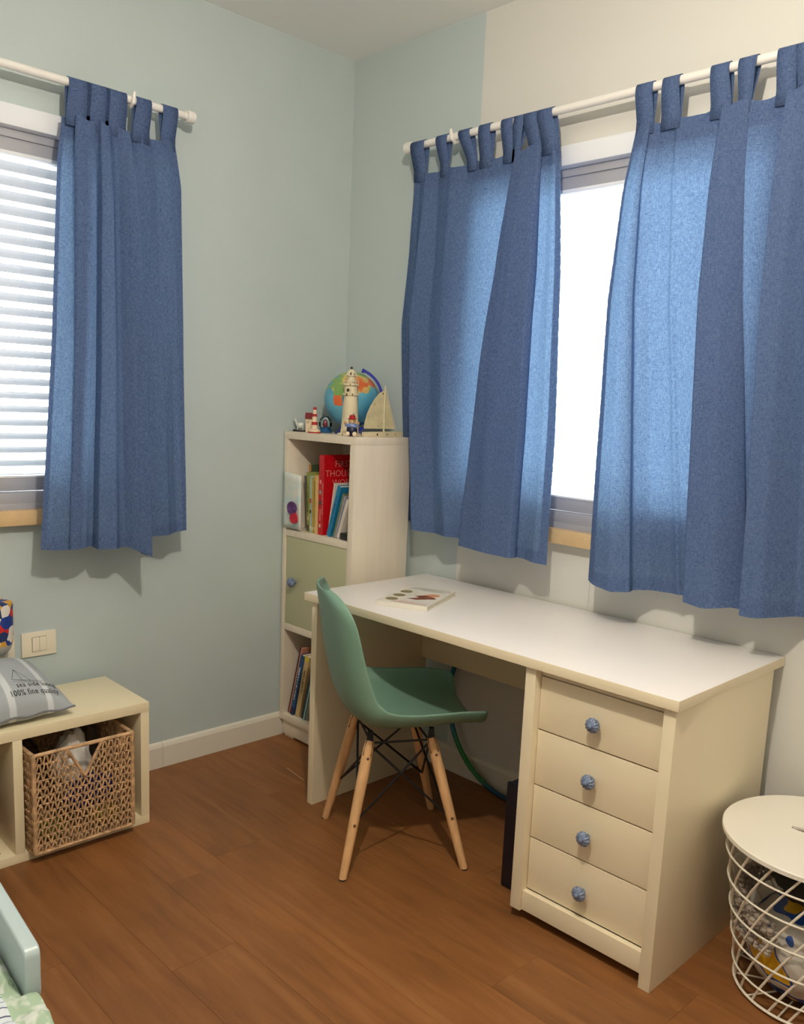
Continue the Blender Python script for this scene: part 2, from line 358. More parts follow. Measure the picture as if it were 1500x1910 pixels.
# windows: u along the wall, n outwards
def window(name, u0, u1, mp, sill0, sill1, slatm):
    W_ = empty(name, (0, 0, 0), kind='structure')
    def bx(nm, a0, a1, n0, n1, z0, z1, mt, bev=0.002, parent=W_):
        b = MB().box(a0, a1, n0, n1, z0, z1, bev=bev); b.v = [mp(*p) for p in b.v]; return b.build(nm, mt, parent, smooth=True, ang=30)
    bx('top_trim', u0-0.03, u1+0.03, -0.028, 0.03, 2.152, 2.218, WINWHITE, 0.014)
    bx('frame_rail', u0, u1, 0.004, 0.10, 2.128, 2.152, ALU)
    bx('sash_rail', u0, u1, 0.012, 0.06, 2.088, 2.132, ALU)
    bx('sash_lip', u0, u1, 0.008, 0.05, 2.080, 2.090, WINWHITE, 0.001)
    bx('frame_rail', u0, u1, 0.0, 0.10, 1.022, 1.058, ALU)
    bx('sash_rail', u0, u1, 0.010, 0.06, 1.062, 1.104, ALU)
    bx('sash_lip', u0, u1, 0.008, 0.05, 1.104, 1.110, WINWHITE, 0.001)
    bx('frame_stile', u0, u0+0.04, 0.002, 0.10, 1.058, 2.13, ALU)
    bx('frame_stile', u1-0.04, u1, 0.002, 0.10, 1.058, 2.13, ALU)
    bx('frame_base', u0, u1, 0.0, 0.10, 0.985, 1.024, ALU)
    g = bx('pane', u0+0.03, u1-0.03, 0.034, 0.038, 1.10, 2.095, GLASS, 0)
    s = bx('sill', sill0, sill1, -0.04, 0.0, 0.956, 1.004, SILL, 0.004)
    # louvre slats, one object each
    def slat_mesh():
        b = MB(); n = 7; w = 0.040; vs = []; ang = math.radians(32)
        for k in range(2):
            uu = (u0+0.012, u1-0.012)[k]
            for off in (0, 0.0012):
                for i in range(n):
                    t = i/(n-1)-0.5; a = t*w; c = 0.004*(1-4*t*t)
                    nn = a*math.cos(ang)+c*math.sin(ang); zz = -a*math.sin(ang)+c*math.cos(ang)+off
                    vs.append(mp(uu, nn, zz))
        fs = []
        A = lambda k, l, i: (k*2+l)*n+i
        for i in range(n-1):
            fs.append((A(0, 0, i), A(0, 0, i+1), A(1, 0, i+1), A(1, 0, i))); fs.append((A(0, 1, i), A(1, 1, i), A(1, 1, i+1), A(0, 1, i+1)))
        for k in range(2): fs.append(tuple([A(k, 0, i) for i in range(n)]+[A(k, 1, i) for i in range(n-1, -1, -1)]))
        fs += [(A(0, 0, 0), A(1, 0, 0), A(1, 1, 0), A(0, 1, 0)), (A(0, 0, n-1), A(0, 1, n-1), A(1, 1, n-1), A(1, 0, n-1))]
        b.add(vs, fs); return b
    base = mp(0, 0.085, 0); first = None
    for k in range(23):
        if first is None:
            o = slat_mesh().build('slat', slatm, W_); first = o
        else: o = link('slat', first.data, W_)
        o.location = (base[0], base[1], 1.100+k*0.0437)
    bx('slat_guide', u0, u0+0.012, 0.06, 0.11, 1.06, 2.13, ALU, 0)
    bx('slat_guide', u1-0.012, u1, 0.06, 0.11, 1.06, 2.13, ALU, 0)
    return W_
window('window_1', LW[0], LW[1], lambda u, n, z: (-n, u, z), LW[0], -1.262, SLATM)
window('window_2', RW[0], RW[1], lambda u, n, z: (u, n, z), 0.93, RW[1], mat('glare_slat_paint', (0.70, 0.71, 0.72), .45))  # paler copy of the slat colour, painting in this window's stronger glare

# ------------------------------------------------------------------ ceiling lamp (above the frame, source of the warm light)
t = empty('ceiling_lamp', (2.03, -1.6, H), label='small white ceiling lamp holder with cord on the white ceiling', cat='lamp')
MB().lathe([(0.05, -0.03), (0.055, -0.02), (0.055, 0)]).build('canopy', PLASTIC, t)
MB().lathe([(0.018, -0.295), (0.020, -0.25), (0.008, -0.24), (0.004, -0.03)]).build('socket', PLASTIC, t)

def bulb_mat():
    M = bpy.data.materials.new('lit_bulb_glass'); M.use_nodes = True; n = M.node_tree; n.nodes.clear()
    out = n.nodes.new('ShaderNodeOutputMaterial'); ad = n.nodes.new('ShaderNodeAddShader'); a = n.nodes.new('ShaderNodeBsdfTransparent'); e = n.nodes.new('ShaderNodeEmission')
    e.inputs[0].default_value = (1, .9, .75, 1); e.inputs[1].default_value = 8; n.links.new(a.outputs[0], ad.inputs[0]); n.links.new(e.outputs[0], ad.inputs[1]); n.links.new(ad.outputs[0], out.inputs[0]); return M
MB().sphere((0, 0, -.343), .032, 14).build('bulb', bulb_mat(), t)
# ------------------------------------------------------------------ curtains
mpR = lambda u, n, z: (u, -n, z)
mpL = lambda u, n, z: (n, u, z)
def curtain(mp, name, L, R, hem, path, tabs, label, rod_n, rod_z=2.30, ztop=2.212, nu=260, nv=44, base=0.085, group='blue tab-top curtains', name_deep=None):
    """mp(u, n, z): u along wall, n into the room. L,R: edge tables (z,u). path: (s_top, depth_top, s_bottom, depth_bottom), s may run back to make an overlapping pleat."""
    cu_, cn_ = (CAM.x, -CAM.y) if mp is mpR else (CAM.y, CAM.x)
    EX = 0.03 if name_deep is None else name_deep   # the hem hangs this much further from the wall than the rod
    def push(tab):
        o = []
        for z, u in tab:
            e = EX*max(0, (ztop-z)/1.3)/(cn_-.1); o.append((z+(CAM.z-z)*e, u+(cu_-u)*e))
        return o
    L, R = push(L), push(R); hem = [(a, z+(CAM.z-z)*EX/(cn_-.1)) for a, z in hem]
    root = empty(name, mp(0.5*(L[-1][1]+R[-1][1]), base, 0.9), label=label, cat='curtain', group=group)
    inv = Vector(root.location)
    cum = [0]
    for a, c in zip(path, path[1:]):
        cum.append(cum[-1]+max(.012, math.hypot((c[2]-a[2]), (c[3]-a[3])*2.0)))
    tot = cum[-1]; T = [k/tot for k in cum]
    tc = [0.5*(t_[2]+t_[3]) for t_ in tabs]
    def P(p, v, off=0.0):
        p = max(0, min(1, p)); k = 0
        while k < len(T)-2 and p > T[k+1]: k += 1
        f = (p-T[k])/(T[k+1]-T[k]); a, c = path[k], path[k+1]
        st_, dt_, sb_, db_ = [a[i]+(c[i]-a[i])*f for i in range(4)]
        w = v**.8
        s_ = st_*(1-w)+sb_*w; d = (dt_*(1-w)+db_*w)*(0.5+0.5*min(1, v*5))*1.15
        zb = interp(hem, s_); z = ztop+(zb-ztop)*v
        if v < 0.08:
            q = min(1, min(abs(s_-t_) for t_ in tc)/0.07); z -= 0.012*(1-v/0.08)*ease(q)
        u = interp(L, z)+(interp(R, z)-interp(L, z))*s_
        d += 0.003*noise.noise(Vector((s_*14, z*2.5, 3.1)))+0.002*noise.noise(Vector((s_*40, z*5, 1.7)))
        nn = max(.008, base+EX*max(0, (ztop-z)/1.3)+d)
        if mp is mpR and z < 1.272 and u < .449: nn = min(nn, .017)
        return Vector(mp(u, nn+off, z))-inv
    def PS(p, v, off=0.0):
        h = 0.004
        return (P(p-h, v, off)+P(p, v, off)*2+P(p+h, v, off))*0.25
    grid(lambda a, c: PS(a, c), nu, nv, 'cloth_panel', CURT, root)
    grid(lambda a, c: PS(a, c*0.052, -0.0018), nu, 4, 'heading_band', CURT, root)
    grid(lambda a, c: PS(a, 1-c*0.03, -0.0018), nu, 3, 'bottom_hem', CURT, root)
    grid(lambda a, c: PS(a*0.02, c, -0.0018), 4, nv, 'side_hem', CURT, root)
    grid(lambda a, c: PS(1-a*0.02, c, -0.0018), 4, nv, 'side_hem', CURT, root)
    folds_t = [(0, 0), (1, 0)]
    rr = 0.0125
    for (ta, tb, ba, bb) in tabs:
        # strip: front bottom -> up -> over the rod -> down at the back; u goes from bottom pair to top pair
        tp_ = []
        sb = 0.5*(ba+bb); zb = P(sb, 0.02)+inv
        uL, uR = interp(L, 2.2), interp(R, 2.2)
        n0 = base+interp(folds_t, sb)*0.6
        tp_.append((n0+0.003, ztop-0.035, 0)); tp_.append((n0+0.003, ztop+0.005, 0.15)); tp_.append((rod_n+rr+0.003, rod_z-0.02, 0.8))
        for k in range(7):
            a = -0.2+k/6*(PI+0.4); tp_.append((rod_n+(rr+0.003)*math.cos(a), rod_z+(rr+0.003)*math.sin(a), 1))
        tp_.append((rod_n-rr-0.003, rod_z-0.02, 0.8)); tp_.append((n0-0.004, ztop+0.005, 0.15)); tp_.append((n0-0.004, ztop-0.03, 0))
        vs = []; fs = []
        for (nn, zz, w) in tp_:
            wa = uL+(uR-uL)*ba; wb = uL+(uR-uL)*bb
            vs.append(Vector(mp(wa*(1-w)+ta*w, nn, zz))-inv); vs.append(Vector(mp(wb*(1-w)+tb*w, nn, zz))-inv)
        for k in range(len(tp_)-1): fs.append((2*k, 2*k+1, 2*k+3, 2*k+2))
        o = MB().add(vs, fs).build('tab', CURT, root, recalc=False, ang=80)
        md = o.modifiers.new('s', 'SOLIDIFY'); md.thickness = 0.0012
    return root
PA1 = [(0, 0, 0, -.01), (.09, .008, .09, .006), (.17, -.014, .22, -.024), (.28, .010, .34, .006), (.40, -.012, .44, -.010), (.52, .006, .58, -.014), (.70, -.004, .70, -.016), (.88, -.014, .80, -.016),
       (.895, .004, .812, .004), (.885, .022, .80, .024), (.81, .028, .62, .034), (.745, .024, .470, .026), (.735, .010, .455, .008), (.80, .002, .60, .002), (.87, -.004, .74, -.010), (.925, -.010, .84, -.014), (.96, .004, .93, .006), (1, 0, 1, -.002)]
RS = lambda q: .135+.867*q
# the left edge is squeezed in behind the bookcase
PA1 = [(0, 0, 0, -.115), (.045, .004, .09, -.113)]+[(a, b_, RS(c), d_) for a, b_, c, d_ in PA1[1:]]
def tabs_of(ps, L, R):
    l, r = interp(L, 2.2), interp(R, 2.2)
    return [(a, c, (p-l)/(r-l), (q-l)/(r-l)) for a, c, p, q in ps]
L1 = [(0.80, .36), (.92, .352), (1.255, .338), (1.40, .336), (1.69, .345), (2.2, .455), (2.3, .44)]
R1 = [(0.80, 1.15), (.90, 1.152), (1.3, 1.150), (1.83, 1.128), (2.2, 1.094), (2.3, 1.07)]
H1 = [(0, .93), (.10, .93)]+[(RS(a), c) for a, c in ((.15, .918), (.43, .921), (.445, .918), (.46, .903), (.7, .895), (1, .888))]
T1 = tabs_of([(.442, .51, .452, .515), (.568, .622, .585, .622), (.674, .725, .712, .755), (.766, .817, .765, .822), (.863, .912, .868, .915), (.916, .962, .905, .935), (.955, 1.011, .975, 1.022), (1.008, 1.066, 1.026, 1.092)], L1, R1)
curtain(mpR, 'curtain', L1, R1, H1, PA1, T1, 'blue tab-top curtain panel beside the bookcase, left half of the desk window', 0.088, name_deep=.05)
L2 = [(0.80, 1.335), (.87, 1.334), (1.18, 1.326), (1.72, 1.316), (2.04, 1.335), (2.2, 1.362), (2.32, 1.364)]
R2 = [(0.80, 2.20), (2.2, 2.06), (2.32, 2.05)]
PA2 = [(0, 0, 0, .020), (.02, .006, .05, .036), (.045, .018, .11, .046), (.065, .012, .185, .034), (.058, .0, .165, -.004), (.10, -.010, .21, -.038), (.17, -.006, .30, -.036), (.185, .006, .325, -.026), (.20, -.002, .335, -.036),
       (.28, .002, .37, -.038), (.30, -.004, .40, -.038), (.38, -.006, .50, -.036), (.46, -.008, .57, -.030), (.478, .006, .58, -.012), (.43, .020, .50, .040), (.378, .018, .395, .048), (.368, .006, .385, .020), (.44, .0, .46, .0), (.52, .010, .54, -.014),
       (.60, -.006, .60, -.034), (.655, -.018, .625, -.036), (.64, .004, .60, .006), (.625, .026, .588, .052), (.68, .014, .65, .038), (.74, -.014, .72, -.034), (.80, .018, .80, -.030), (.90, -.010, .90, -.034), (1, 0, 1, -.03)]
H2 = [(0, .874), (.03, .866), (.12, .858), (.18, .866), (.37, .874), (.40, .874), (.46, .866), (.54, .878), (.57, .873), (.62, .868), (.75, .88), (1, .88)]
T2 = tabs_of([(1.36, 1.414, 1.362, 1.417), (1.444, 1.496, 1.440, 1.50), (1.586, 1.638, 1.588, 1.648), (1.663, 1.712, 1.665, 1.70), (1.765, 1.815, 1.765, 1.815), (1.812, 1.86, 1.82, 1.86), (1.90, 1.95, 1.90, 1.95), (1.99, 2.04, 1.99, 2.04)], L2, R2)
curtain(mpR, 'curtain', L2, R2, H2, PA2, T2, 'blue tab-top curtain panel above the drawers, right half of the desk window', 0.088)
L3 = [(0.80, -1.318), (.912, -1.311), (1.5, -1.262), (2.08, -1.228), (2.2, -1.212), (2.3, -1.194)]
R3 = [(0.80, -.79), (.91, -.792), (2.07, -.815), (2.2, -.838), (2.3, -.84)]
PA3 = [(0, -.014, 0, .004), (.08, -.016, .08, .014), (.18, -.012, .20, .012), (.20, -.002, .215, .014), (.085, .014, .16, .018), (.10, .026, .18, .026), (.20, .028, .26, .026), (.255, .022, .325, .008), (.262, -.004, .332, -.018),
       (.29, .0, .34, -.012), (.30, .020, .352, .018), (.37, .024, .46, .030), (.41, .002, .50, .014), (.44, -.004, .53, .010), (.50, .022, .58, .040), (.55, .030, .655, .078), (.565, .018, .665, .055), (.55, .002, .645, .014), (.58, -.014, .67, -.006),
       (.68, .008, .74, -.012), (.78, -.014, .85, .012), (.88, .010, .93, -.008), (1, 0, 1, 0)]
H3 = [(0, .884), (.15, .878), (.32, .888), (.35, .872), (.55, .872), (.66, .842), (.68, .892), (.85, .90), (.9, .904), (1, .91)]
T3 = tabs_of([(-1.197, -1.128, -1.205, -1.13), (-1.142, -1.068, -1.14, -1.07), (-1.080, -1.012, -1.08, -1.012), (-.980, -.928, -.992, -.932), (-.888, -.834, -.892, -.840)], L3, R3)
curtain(mpL, 'curtain', L3, R3, H3, PA3, T3, 'dark blue tab-top curtain drawn to the right of the window on the left wall', 0.088, base=0.09, name_deep=.045)

def curtain_rod(name, mp, u0, u1, caps, brackets, label, z=2.30, n0=0.088):
    root = empty(name, mp(u0, n0, z), label=label, cat='curtain rod', group='white curtain rods'); inv = Vector(root.location)
    q = lambda u, n, zz: Vector(mp(u, n, zz))-inv
    MB().tube([q(u0, n0, z), q(u1, n0, z)], 0.0125, 14).build('pole', ROD, root)
    for u in caps:
        s = 1 if u > 0.5*(u0+u1) else -1
        MB().tube([q(u-0.012*s, n0, z), q(u+0.008*s, n0, z), q(u+0.016*s, n0, z), q(u+0.02*s, n0, z)], [0.0195, 0.021, 0.0195, 0.012], 16).build('end_cap', ROD, root)
    for u in brackets:
        b = MB(); pts = [q(u, 0.0, z+0.028), q(u, 0.03, z+0.026), q(u, 0.062, z+0.014), q(u, 0.080, z-0.004)]
        b.tube(pts, [0.006, 0.006, 0.006, 0.007], 8)
        b.tube([q(u, n0-0.017, z+0.01), q(u, n0-0.014, z-0.012), q(u, n0, z-0.019), q(u, n0+0.015, z-0.011), q(u, n0+0.020, z+0.006), q(u, n0+0.024, z+0.020)], [0.006]*5+[0.004], 8)
        b.lathe([(0.017, -0.003), (0.017, 0.003)], q(u, 0.003, z+0.028), 16, M=(Matrix.Rotation(PI/2, 3, 'X') if mp is mpR else Matrix.Rotation(PI/2, 3, 'Y')))
        b.build('bracket', ROD, root)
    return root
curtain_rod('curtain_rod', mpR, 0.43, 2.09, [0.425, 2.09], [0.648, 1.87], 'white curtain rod over the window above the desk')
curtain_rod('curtain_rod', mpL, -2.6, -0.785, [-0.785], [-0.992, -2.45], 'white curtain rod over the window on the left wall')
# thin cord hanging by the sill
tag(MB().tube([(1.268, -0.045, 0.99), (1.270, -0.012, 0.94), (1.272, -0.006, 0.87), (1.271, -0.004, 0.76)], 0.0011, 5).build('blind_cord', ROD), 'thin white cord hanging down the wall from the desk window sill', 'cord')

# ------------------------------------------------------------------ desk
DX = 1.2; dr = 0.0136
desk = empty('desk', (DX, 0, 0), dr, label='cream laminate desk with white top and four drawers under the window', cat='desk')
X = lambda v: v-DX
DT = 0.7235; DF = -0.607; DBK = -0.012
MB().box(X(.5472), X(1.9202), DF, DBK, DT, 0.75, bev=0.0012).build('desktop', [LAMTOP, LAM], desk, ang=30)
dt = desk.children[0].data
for p in dt.polygons:
    if abs(p.normal.z) < 0.9: p.material_index = 1
PF = -0.594
MB().box(X(.5744), X(.6017), PF, -0.05, 0.0, DT, bev=0.001).build('side_panel', LAM, desk)
MB().box(X(1.8783), X(1.9096), PF, -0.05, 0.0, DT, bev=0.001).build('side_panel', LAM, desk)
MB().box(X(.6017), X(1.4762), -0.078, -0.062, 0.445, DT).build('back_rail', LAM, desk)
MB().box(X(1.4762), X(1.5095), PF, -0.08, 0.030, DT, bev=0.001).build('drawer_side', LAM, desk)
MB().box(X(1.5095), X(1.8783), -0.566, -0.548, 0.70, DT).build('top_rail', LAM, desk)
MB().box(X(1.5095), X(1.8783), PF+0.008, PF+0.026, 0.032, 0.0885, bev=0.001).build('plinth', LAM, desk)
MB().box(X(1.5095), X(1.8783), -0.55, -0.10, 0.04, 0.05).build('cabinet_floor', LAM, desk)
MB().box(X(1.5095), X(1.8783), -0.10, -0.09, 0.04, DT).build('cabinet_back', LAM, desk)
def knob(parent, loc, ax):
    # ribbed ceramic knob; ax: rotation matrix turning +Z into the outward direction
    b = MB(); n = 48; vs = []; prof = [(0.0065, 0), (0.007, 0.007), (0.012, 0.010), (0.0175, 0.016), (0.0195, 0.023), (0.0170, 0.030), (0.0100, 0.0345), (0.0055, 0.0352)]
    for r, z in prof:
        for j in range(n):
            a = 2*PI*j/n; rr = r*(1+(0.16*abs(math.cos(a*6))-0.10 if r > 0.009 else 0)); vs.append(ax @ Vector((rr*math.cos(a), rr*math.sin(a), z)))
    k = len(prof); fs = [(i*n+j, i*n+(j+1) % n, (i+1)*n+(j+1) % n, (i+1)*n+j) for i in range(k-1) for j in range(n)]
    fs += [tuple(range(n)), tuple((k-1)*n+j for j in range(n))]
    b.add(vs, fs); b.lathe([(0.0062, 0.034), (0.0062, 0.0375), (0.003, 0.0395)], n=12, M=ax)
    return b.build('knob', KNOB, parent, loc)
AXY = Matrix.Rotation(PI/2, 3, 'X')  # +Z -> -Y
ZS = [.700, .5511, .3951, .2424, .0900]
KM = None
for i in range(4):
    zt, zb = ZS[i], ZS[i+1]
    d = MB().box(X(1.5115), X(1.8765), -0.570, -0.552, zb+0.0022, zt-0.0022, bev=0.0008).build('drawer', LAM, desk)
    if KM is None:
        k = knob(d, (X(1.690), -0.570, (zt+zb)/2-0.006), AXY); KM = k.data
    else: k = link('knob', KM, d, (X(1.690), -0.570, (zt+zb)/2-0.004))
    MB().box(X(1.52), X(1.87), -0.552, -0.12, zb+0.012, zb+0.10).build('drawer_box', LAM, d)

# ------------------------------------------------------------------ bookcase
sx0, sx1, sf, sb, sh, st = 0.008, .438, -.310, -.027, 1.2628, .0285
bc = empty('bookcase', (sx0, sf, 0), label='narrow tall cream bookcase with one green door in the room corner', cat='bookcase')
Bx = lambda nm, x0, x1, y0, y1, z0, z1, mt=SHELFM, bev=0.0008, parent=None: MB().box(x0-sx0, x1-sx0, y0-sf, y1-sf, z0, z1, bev=bev).build(nm, mt, parent or bc)
Bx('top_board', sx0, sx1, sf, sb, sh-st, sh)
Bx('side_panel', sx0, sx0+st-0.006, sf, sb, .0995, sh-st)
Bx('side_panel', sx1-st, sx1, sf, sb, .0995, sh-st)
Bx('bottom_board', sx0, sx1, sf, sb, .0728, .0995)
Bx('plinth', sx0+0.012, sx1-0.004, sf+0.012, sb-0.01, .010, .0728)
for q in ((sx0+0.05, sf+0.03), (sx1-0.05, sf+0.03), (sx0+0.05, sb-0.05), (sx1-0.05, sb-0.05)):
    Bx('foot', q[0]-0.03, q[0]+0.03, q[1]-0.015, q[1]+0.015, 0, .0105)
Bx('shelf', sx0+st-0.006, sx1-st, sf, sb, .8475, .874)
Bx('shelf', sx0+st-0.006, sx1-st, sf, sb, .4598, .4875)
Bx('back_panel', sx0+0.01, sx1-0.01, sb, sb+0.004, .08, sh-0.01)
door = Bx('door', sx0+st-0.004, sx1-st-0.002, sf+0.002, sf+0.020, .4895, .8455, GREENDOOR)
link('knob', KM, door, (0.097-sx0, 0.002, 0.668))

# child's drawing taped on the left side of the opening
def paper_mat():
    M = bpy.data.materials.new('childs_drawing'); M.use_nodes = True; n = M.node_tree; P = n.nodes['Principled BSDF']; P.inputs['Roughness'].default_value = 0.8
    t = n.nodes.new('ShaderNodeTexCoord'); nz = n.nodes.new('ShaderNodeTexNoise'); nz.inputs['Scale'].default_value = 22; n.links.new(t.outputs['Object'], nz.inputs[0])
    rp = n.nodes.new('ShaderNodeValToRGB'); e = rp.color_ramp.elements; e[0].position = .45; e[0].color = (0.70, 0.72, 0.66, 1); e[1].position = .72; e[1].color = (0.50, 0.68, 0.70, 1)
    n.links.new(nz.outputs[0], rp.inputs[0]); n.links.new(rp.outputs[0], P.inputs['Base Color']); return M
pr_ = empty('drawing', (0.012, -.313, 0.878), label="child's drawing with purple and red scribbles taped to the bookcase edge", cat='drawing')
grid(lambda a, c: (a*0.118+0.002, -0.003-0.008*math.sin(a*3)*c, 0.004+c*(0.226-0.012*a)), 8, 10, 'sheet', paper_mat(), pr_, thick=0.0008)
def scrib(col, name, cx, cz, rx, rz, n, seed, w=0.003):
    random.seed(seed); b = MB(); pts = []
    for i in range(n):
        a = i*0.55; k = 0.08+0.92*(i/n); pts.append((cx+rx*k*math.cos(a)+random.uniform(-.002, .002), -0.0135-0.00002*i, cz+rz*k*math.sin(a)))
    b.tube(pts, w*0.5, 5); b.build(name, mat(name+'_ink', col, 0.8), pr_)
scrib(srgb(96, 62, 120), 'purple_scribble', 0.078, 0.088, 0.030, 0.026, 90, 3, 0.006)
scrib(srgb(200, 40, 60), 'red_scribble', 0.092, 0.050, 0.026, 0.021, 90, 4, 0.006)
random.seed(11)

# ------------------------------------------------------------------ books
def book(name, xb, xt, w, h, z, y0=-.285, depth=.17, cover=(0.5, 0.1, 0.1), label='', group='x', pages=True, spine_text=None, tcol=(0.9, 0.9, 0.85), tsize=0.012, rough=0.45, bands=(), yaw=0):
    """spine faces -y. xb/xt: left edge at bottom/top -> lean; w thickness, h height."""
    group = 'books in the open upper compartment' if z > .5 else 'books in the lower compartment'
    ang = math.asin(max(-.9, min(.9, (xt-xb)/h)))
    lift = max(0, -w*math.sin(-ang)) if ang < 0 else w*math.sin(ang)
    root = empty(name, (xb, y0, z+(abs(math.sin(ang))*w if ang > 0 else 0)+0.0004), label=label, cat='book', group=group)
    root.rotation_euler = (0, ang, yaw)
    cm_ = mat('cover_%d_%d_%d' % tuple(int(c*255) for c in cover[:3]), cover, rough, var=0.08, vscale=60)
    t_ = min(0.0018, w*0.18)
    b = MB(); b.box(0, t_, 0, depth, 0, h); b.box(w-t_, w, 0, depth, 0, h); b.box(t_, w-t_, 0, t_, 0, h)
    b.build('cover', cm_, root, smooth=False)
    MB().box(t_, w-t_, t_, depth-0.004, 0.003, h-0.003).build('pages', PAGES, root, smooth=False)
    for (za, zb, c) in bands:
        MB().box(0.0003, w-0.0003, -0.0006, 0.0003, za*h, zb*h).build('spine_band', mat('band_%d_%d_%d' % tuple(int(k*255) for k in c[:3]), c, 0.6), root, smooth=False)
    if spine_text == '#':
        b = MB(); zz = h*.80; rs = random.Random(int(xb*1e4))
        while zz > h*.25:
            q = rs.uniform(.0015, .005); b.box(w*.5-tsize*.3, w*.5-tsize*.3+tsize*rs.uniform(.35, .6), -.0007, .0002, zz-q, zz); zz -= q+rs.choice((.0015, .002, .006))
        tag(b.build('spine_lettering', mat('ink_%d_%d_%d' % tuple(int(k*255) for k in tcol[:3]), tcol, 0.6), root, smooth=False), kind='stuff')
    elif spine_text:
        me = text_mesh(spine_text, tsize, 0.0002)
        # text x -> -z (reads downwards), text y -> +x
        M = Matrix(((0, 1, 0, 0), (0, 0, -1, 0), (-1, 0, 0, 0), (0, 0, 0, 1)))
        me.transform(M); me.transform(Matrix.Translation((w*0.5-tsize*0.33, -0.0008, h*0.78)))
        me.materials.clear(); me.materials.append(mat('ink_%d_%d_%d' % tuple(int(k*255) for k in tcol[:3]), tcol, 0.6)); link('lettering', me, root)
    return root
Z1 = 0.8745; G1 = 'books in the open upper compartment'; G2 = 'books in the lower compartment'
book('book', .109, .078, .005, .218, Z1, y0=-.262, cover=srgb(120, 120, 128), label='thin dark grey book leaning left behind the taped drawing', depth=.15)
book('book', .118, .105, .014, .262, Z1, y0=-.26, cover=srgb(62, 84, 60), label='dark green book with orange top, tall, next to the taped drawing', bands=((.9, .995, srgb(190, 120, 50)), (.45, .6, srgb(40, 50, 44)),), depth=.19)
book('book', .135, .124, .014, .235, Z1, y0=-.286, cover=srgb(150, 158, 88), label='pale green book with dark scribbled spine standing just right of the taped drawing', spine_text='#', tcol=srgb(60, 60, 30), tsize=.009, bands=((.02, .12, srgb(90, 80, 50)), (.2, .3, srgb(205, 190, 130))))
book('book', .151, .143, .009, .222, Z1, y0=-.284, cover=srgb(176, 200, 190), label='narrow pale blue book with red spots on its spine', bands=((.52, .6, srgb(180, 60, 50)), (.06, .12, srgb(230, 220, 200)), (.34, .4, srgb(90, 60, 40))))
book('book', .163, .155, .007, .216, Z1, y0=-.283, cover=srgb(188, 160, 84), label='narrow mustard book with a white foot band', bands=((.05, .11, srgb(230, 220, 200)), ))
book('book', .173, .165, .010, .228, Z1, y0=-.28, cover=srgb(184, 162, 70), label='mustard yellow book between the narrow books and the cream spine', bands=((.05, .11, srgb(236, 226, 200)), (.6, .9, srgb(150, 140, 60))))
book('book', .187, .182, .016, .226, Z1, y0=-.287, cover=srgb(226, 184, 124), label='plain cream spined book just left of the big red book')
red = book('book', .207, .205, .030, .308, Z1, y0=-.288, depth=.235, cover=srgb(190, 14, 26), label='large red picture book with FIRST THOUSAND WORDS on its cover', rough=0.25)
def cover_text(root, s, size, y, z, col, w, h=None, rot=False):
    # on the +x cover face: text x -> +y, text y -> +z
    me = text_mesh(s, size, 0.0002, spacing=1.02, thin=-.018)
    M = Matrix(((0, 0, 1, 0), (1, 0, 0, 0), (0, 1, 0, 0), (0, 0, 0, 1)))
    me.transform(M); me.transform(Matrix.Translation((w+0.0006, y, z)))
    me.materials.clear(); me.materials.append(mat('ink_pale_red', col, 0.6)); link('lettering', me, root)
cover_text(red, 'FIRST', .036, .052, .262, srgb(226, 150, 140), .030)
cover_text(red, 'THOUSAND', .036, .006, .226, srgb(236, 190, 180), .030)
cover_text(red, 'WORDS', .036, .040, .190, srgb(226, 160, 150), .030)
me = text_mesh('FIRST THOUSAND WORDS', .010, .0002); me.transform(Matrix(((0, 1, 0, 0), (0, 0, -1, 0), (-1, 0, 0, 0), (0, 0, 0, 1)))); me.transform(Matrix.Translation((.021, -0.0008, .20)))
me.materials.append(mat('ink_pale_red', (1, 1, 1), 0.6)); link('lettering', me, red)
for zz, cc, rr in ((.205, (230, 120, 120), .006), (.165, (150, 150, 150), .006), (.125, (70, 70, 78), .006), (.035, (236, 190, 160), .005)):
    MB().lathe([(rr, 0), (rr, .0006)], (.011, -.0004, zz), 14, M=AXY @ Matrix.Diagonal((1, 1.5, 1)).to_3x3()).build('spine_picture', mat('sp_%d' % cc[0]+'_%d' % cc[1], srgb(*cc), .6), red)
MB().box(.008, .014, -.0008, .0002, .055, .10).build('spine_picture', mat('sp_bar', srgb(220, 110, 100), .6), red)
book('booklet', .252, .285, .005, .208, Z1, y0=-.278, depth=.15, cover=srgb(226, 218, 204), label='thin off-white booklet with printed top standing against the red book', spine_text=None)
book('book', .262, .322, .020, .205, Z1, y0=-.29, depth=.16, cover=srgb(30, 124, 170), label='turquoise blue book leaning to the right beside the red book', spine_text='#', tcol=srgb(20, 70, 120), tsize=.010)
book('book', .297, .351, .007, .180, Z1, y0=-.288, depth=.15, cover=srgb(120, 130, 96), label='thin olive book leaning beside the turquoise book')
book('book', .308, .360, .008, .172, Z1, y0=-.289, depth=.15, cover=srgb(160, 160, 172), label='thin pale grey book leaning between the olive and the white book')
book('book', .319, .372, .014, .160, Z1, y0=-.287, depth=.14, cover=srgb(226, 216, 204), label='white book leaning on the right panel of the bookcase')
b = MB().box(-.028, .028, -.05, .05, 0, .026, bev=.006)
o = b.build('wallet', mat('black_leather', (0.012, 0.012, 0.014), .4, bump=.3)); o.location = (.374, -.245, Z1+0.0004)
tag(o, 'black flat case lying in front of the leaning white book', 'case')
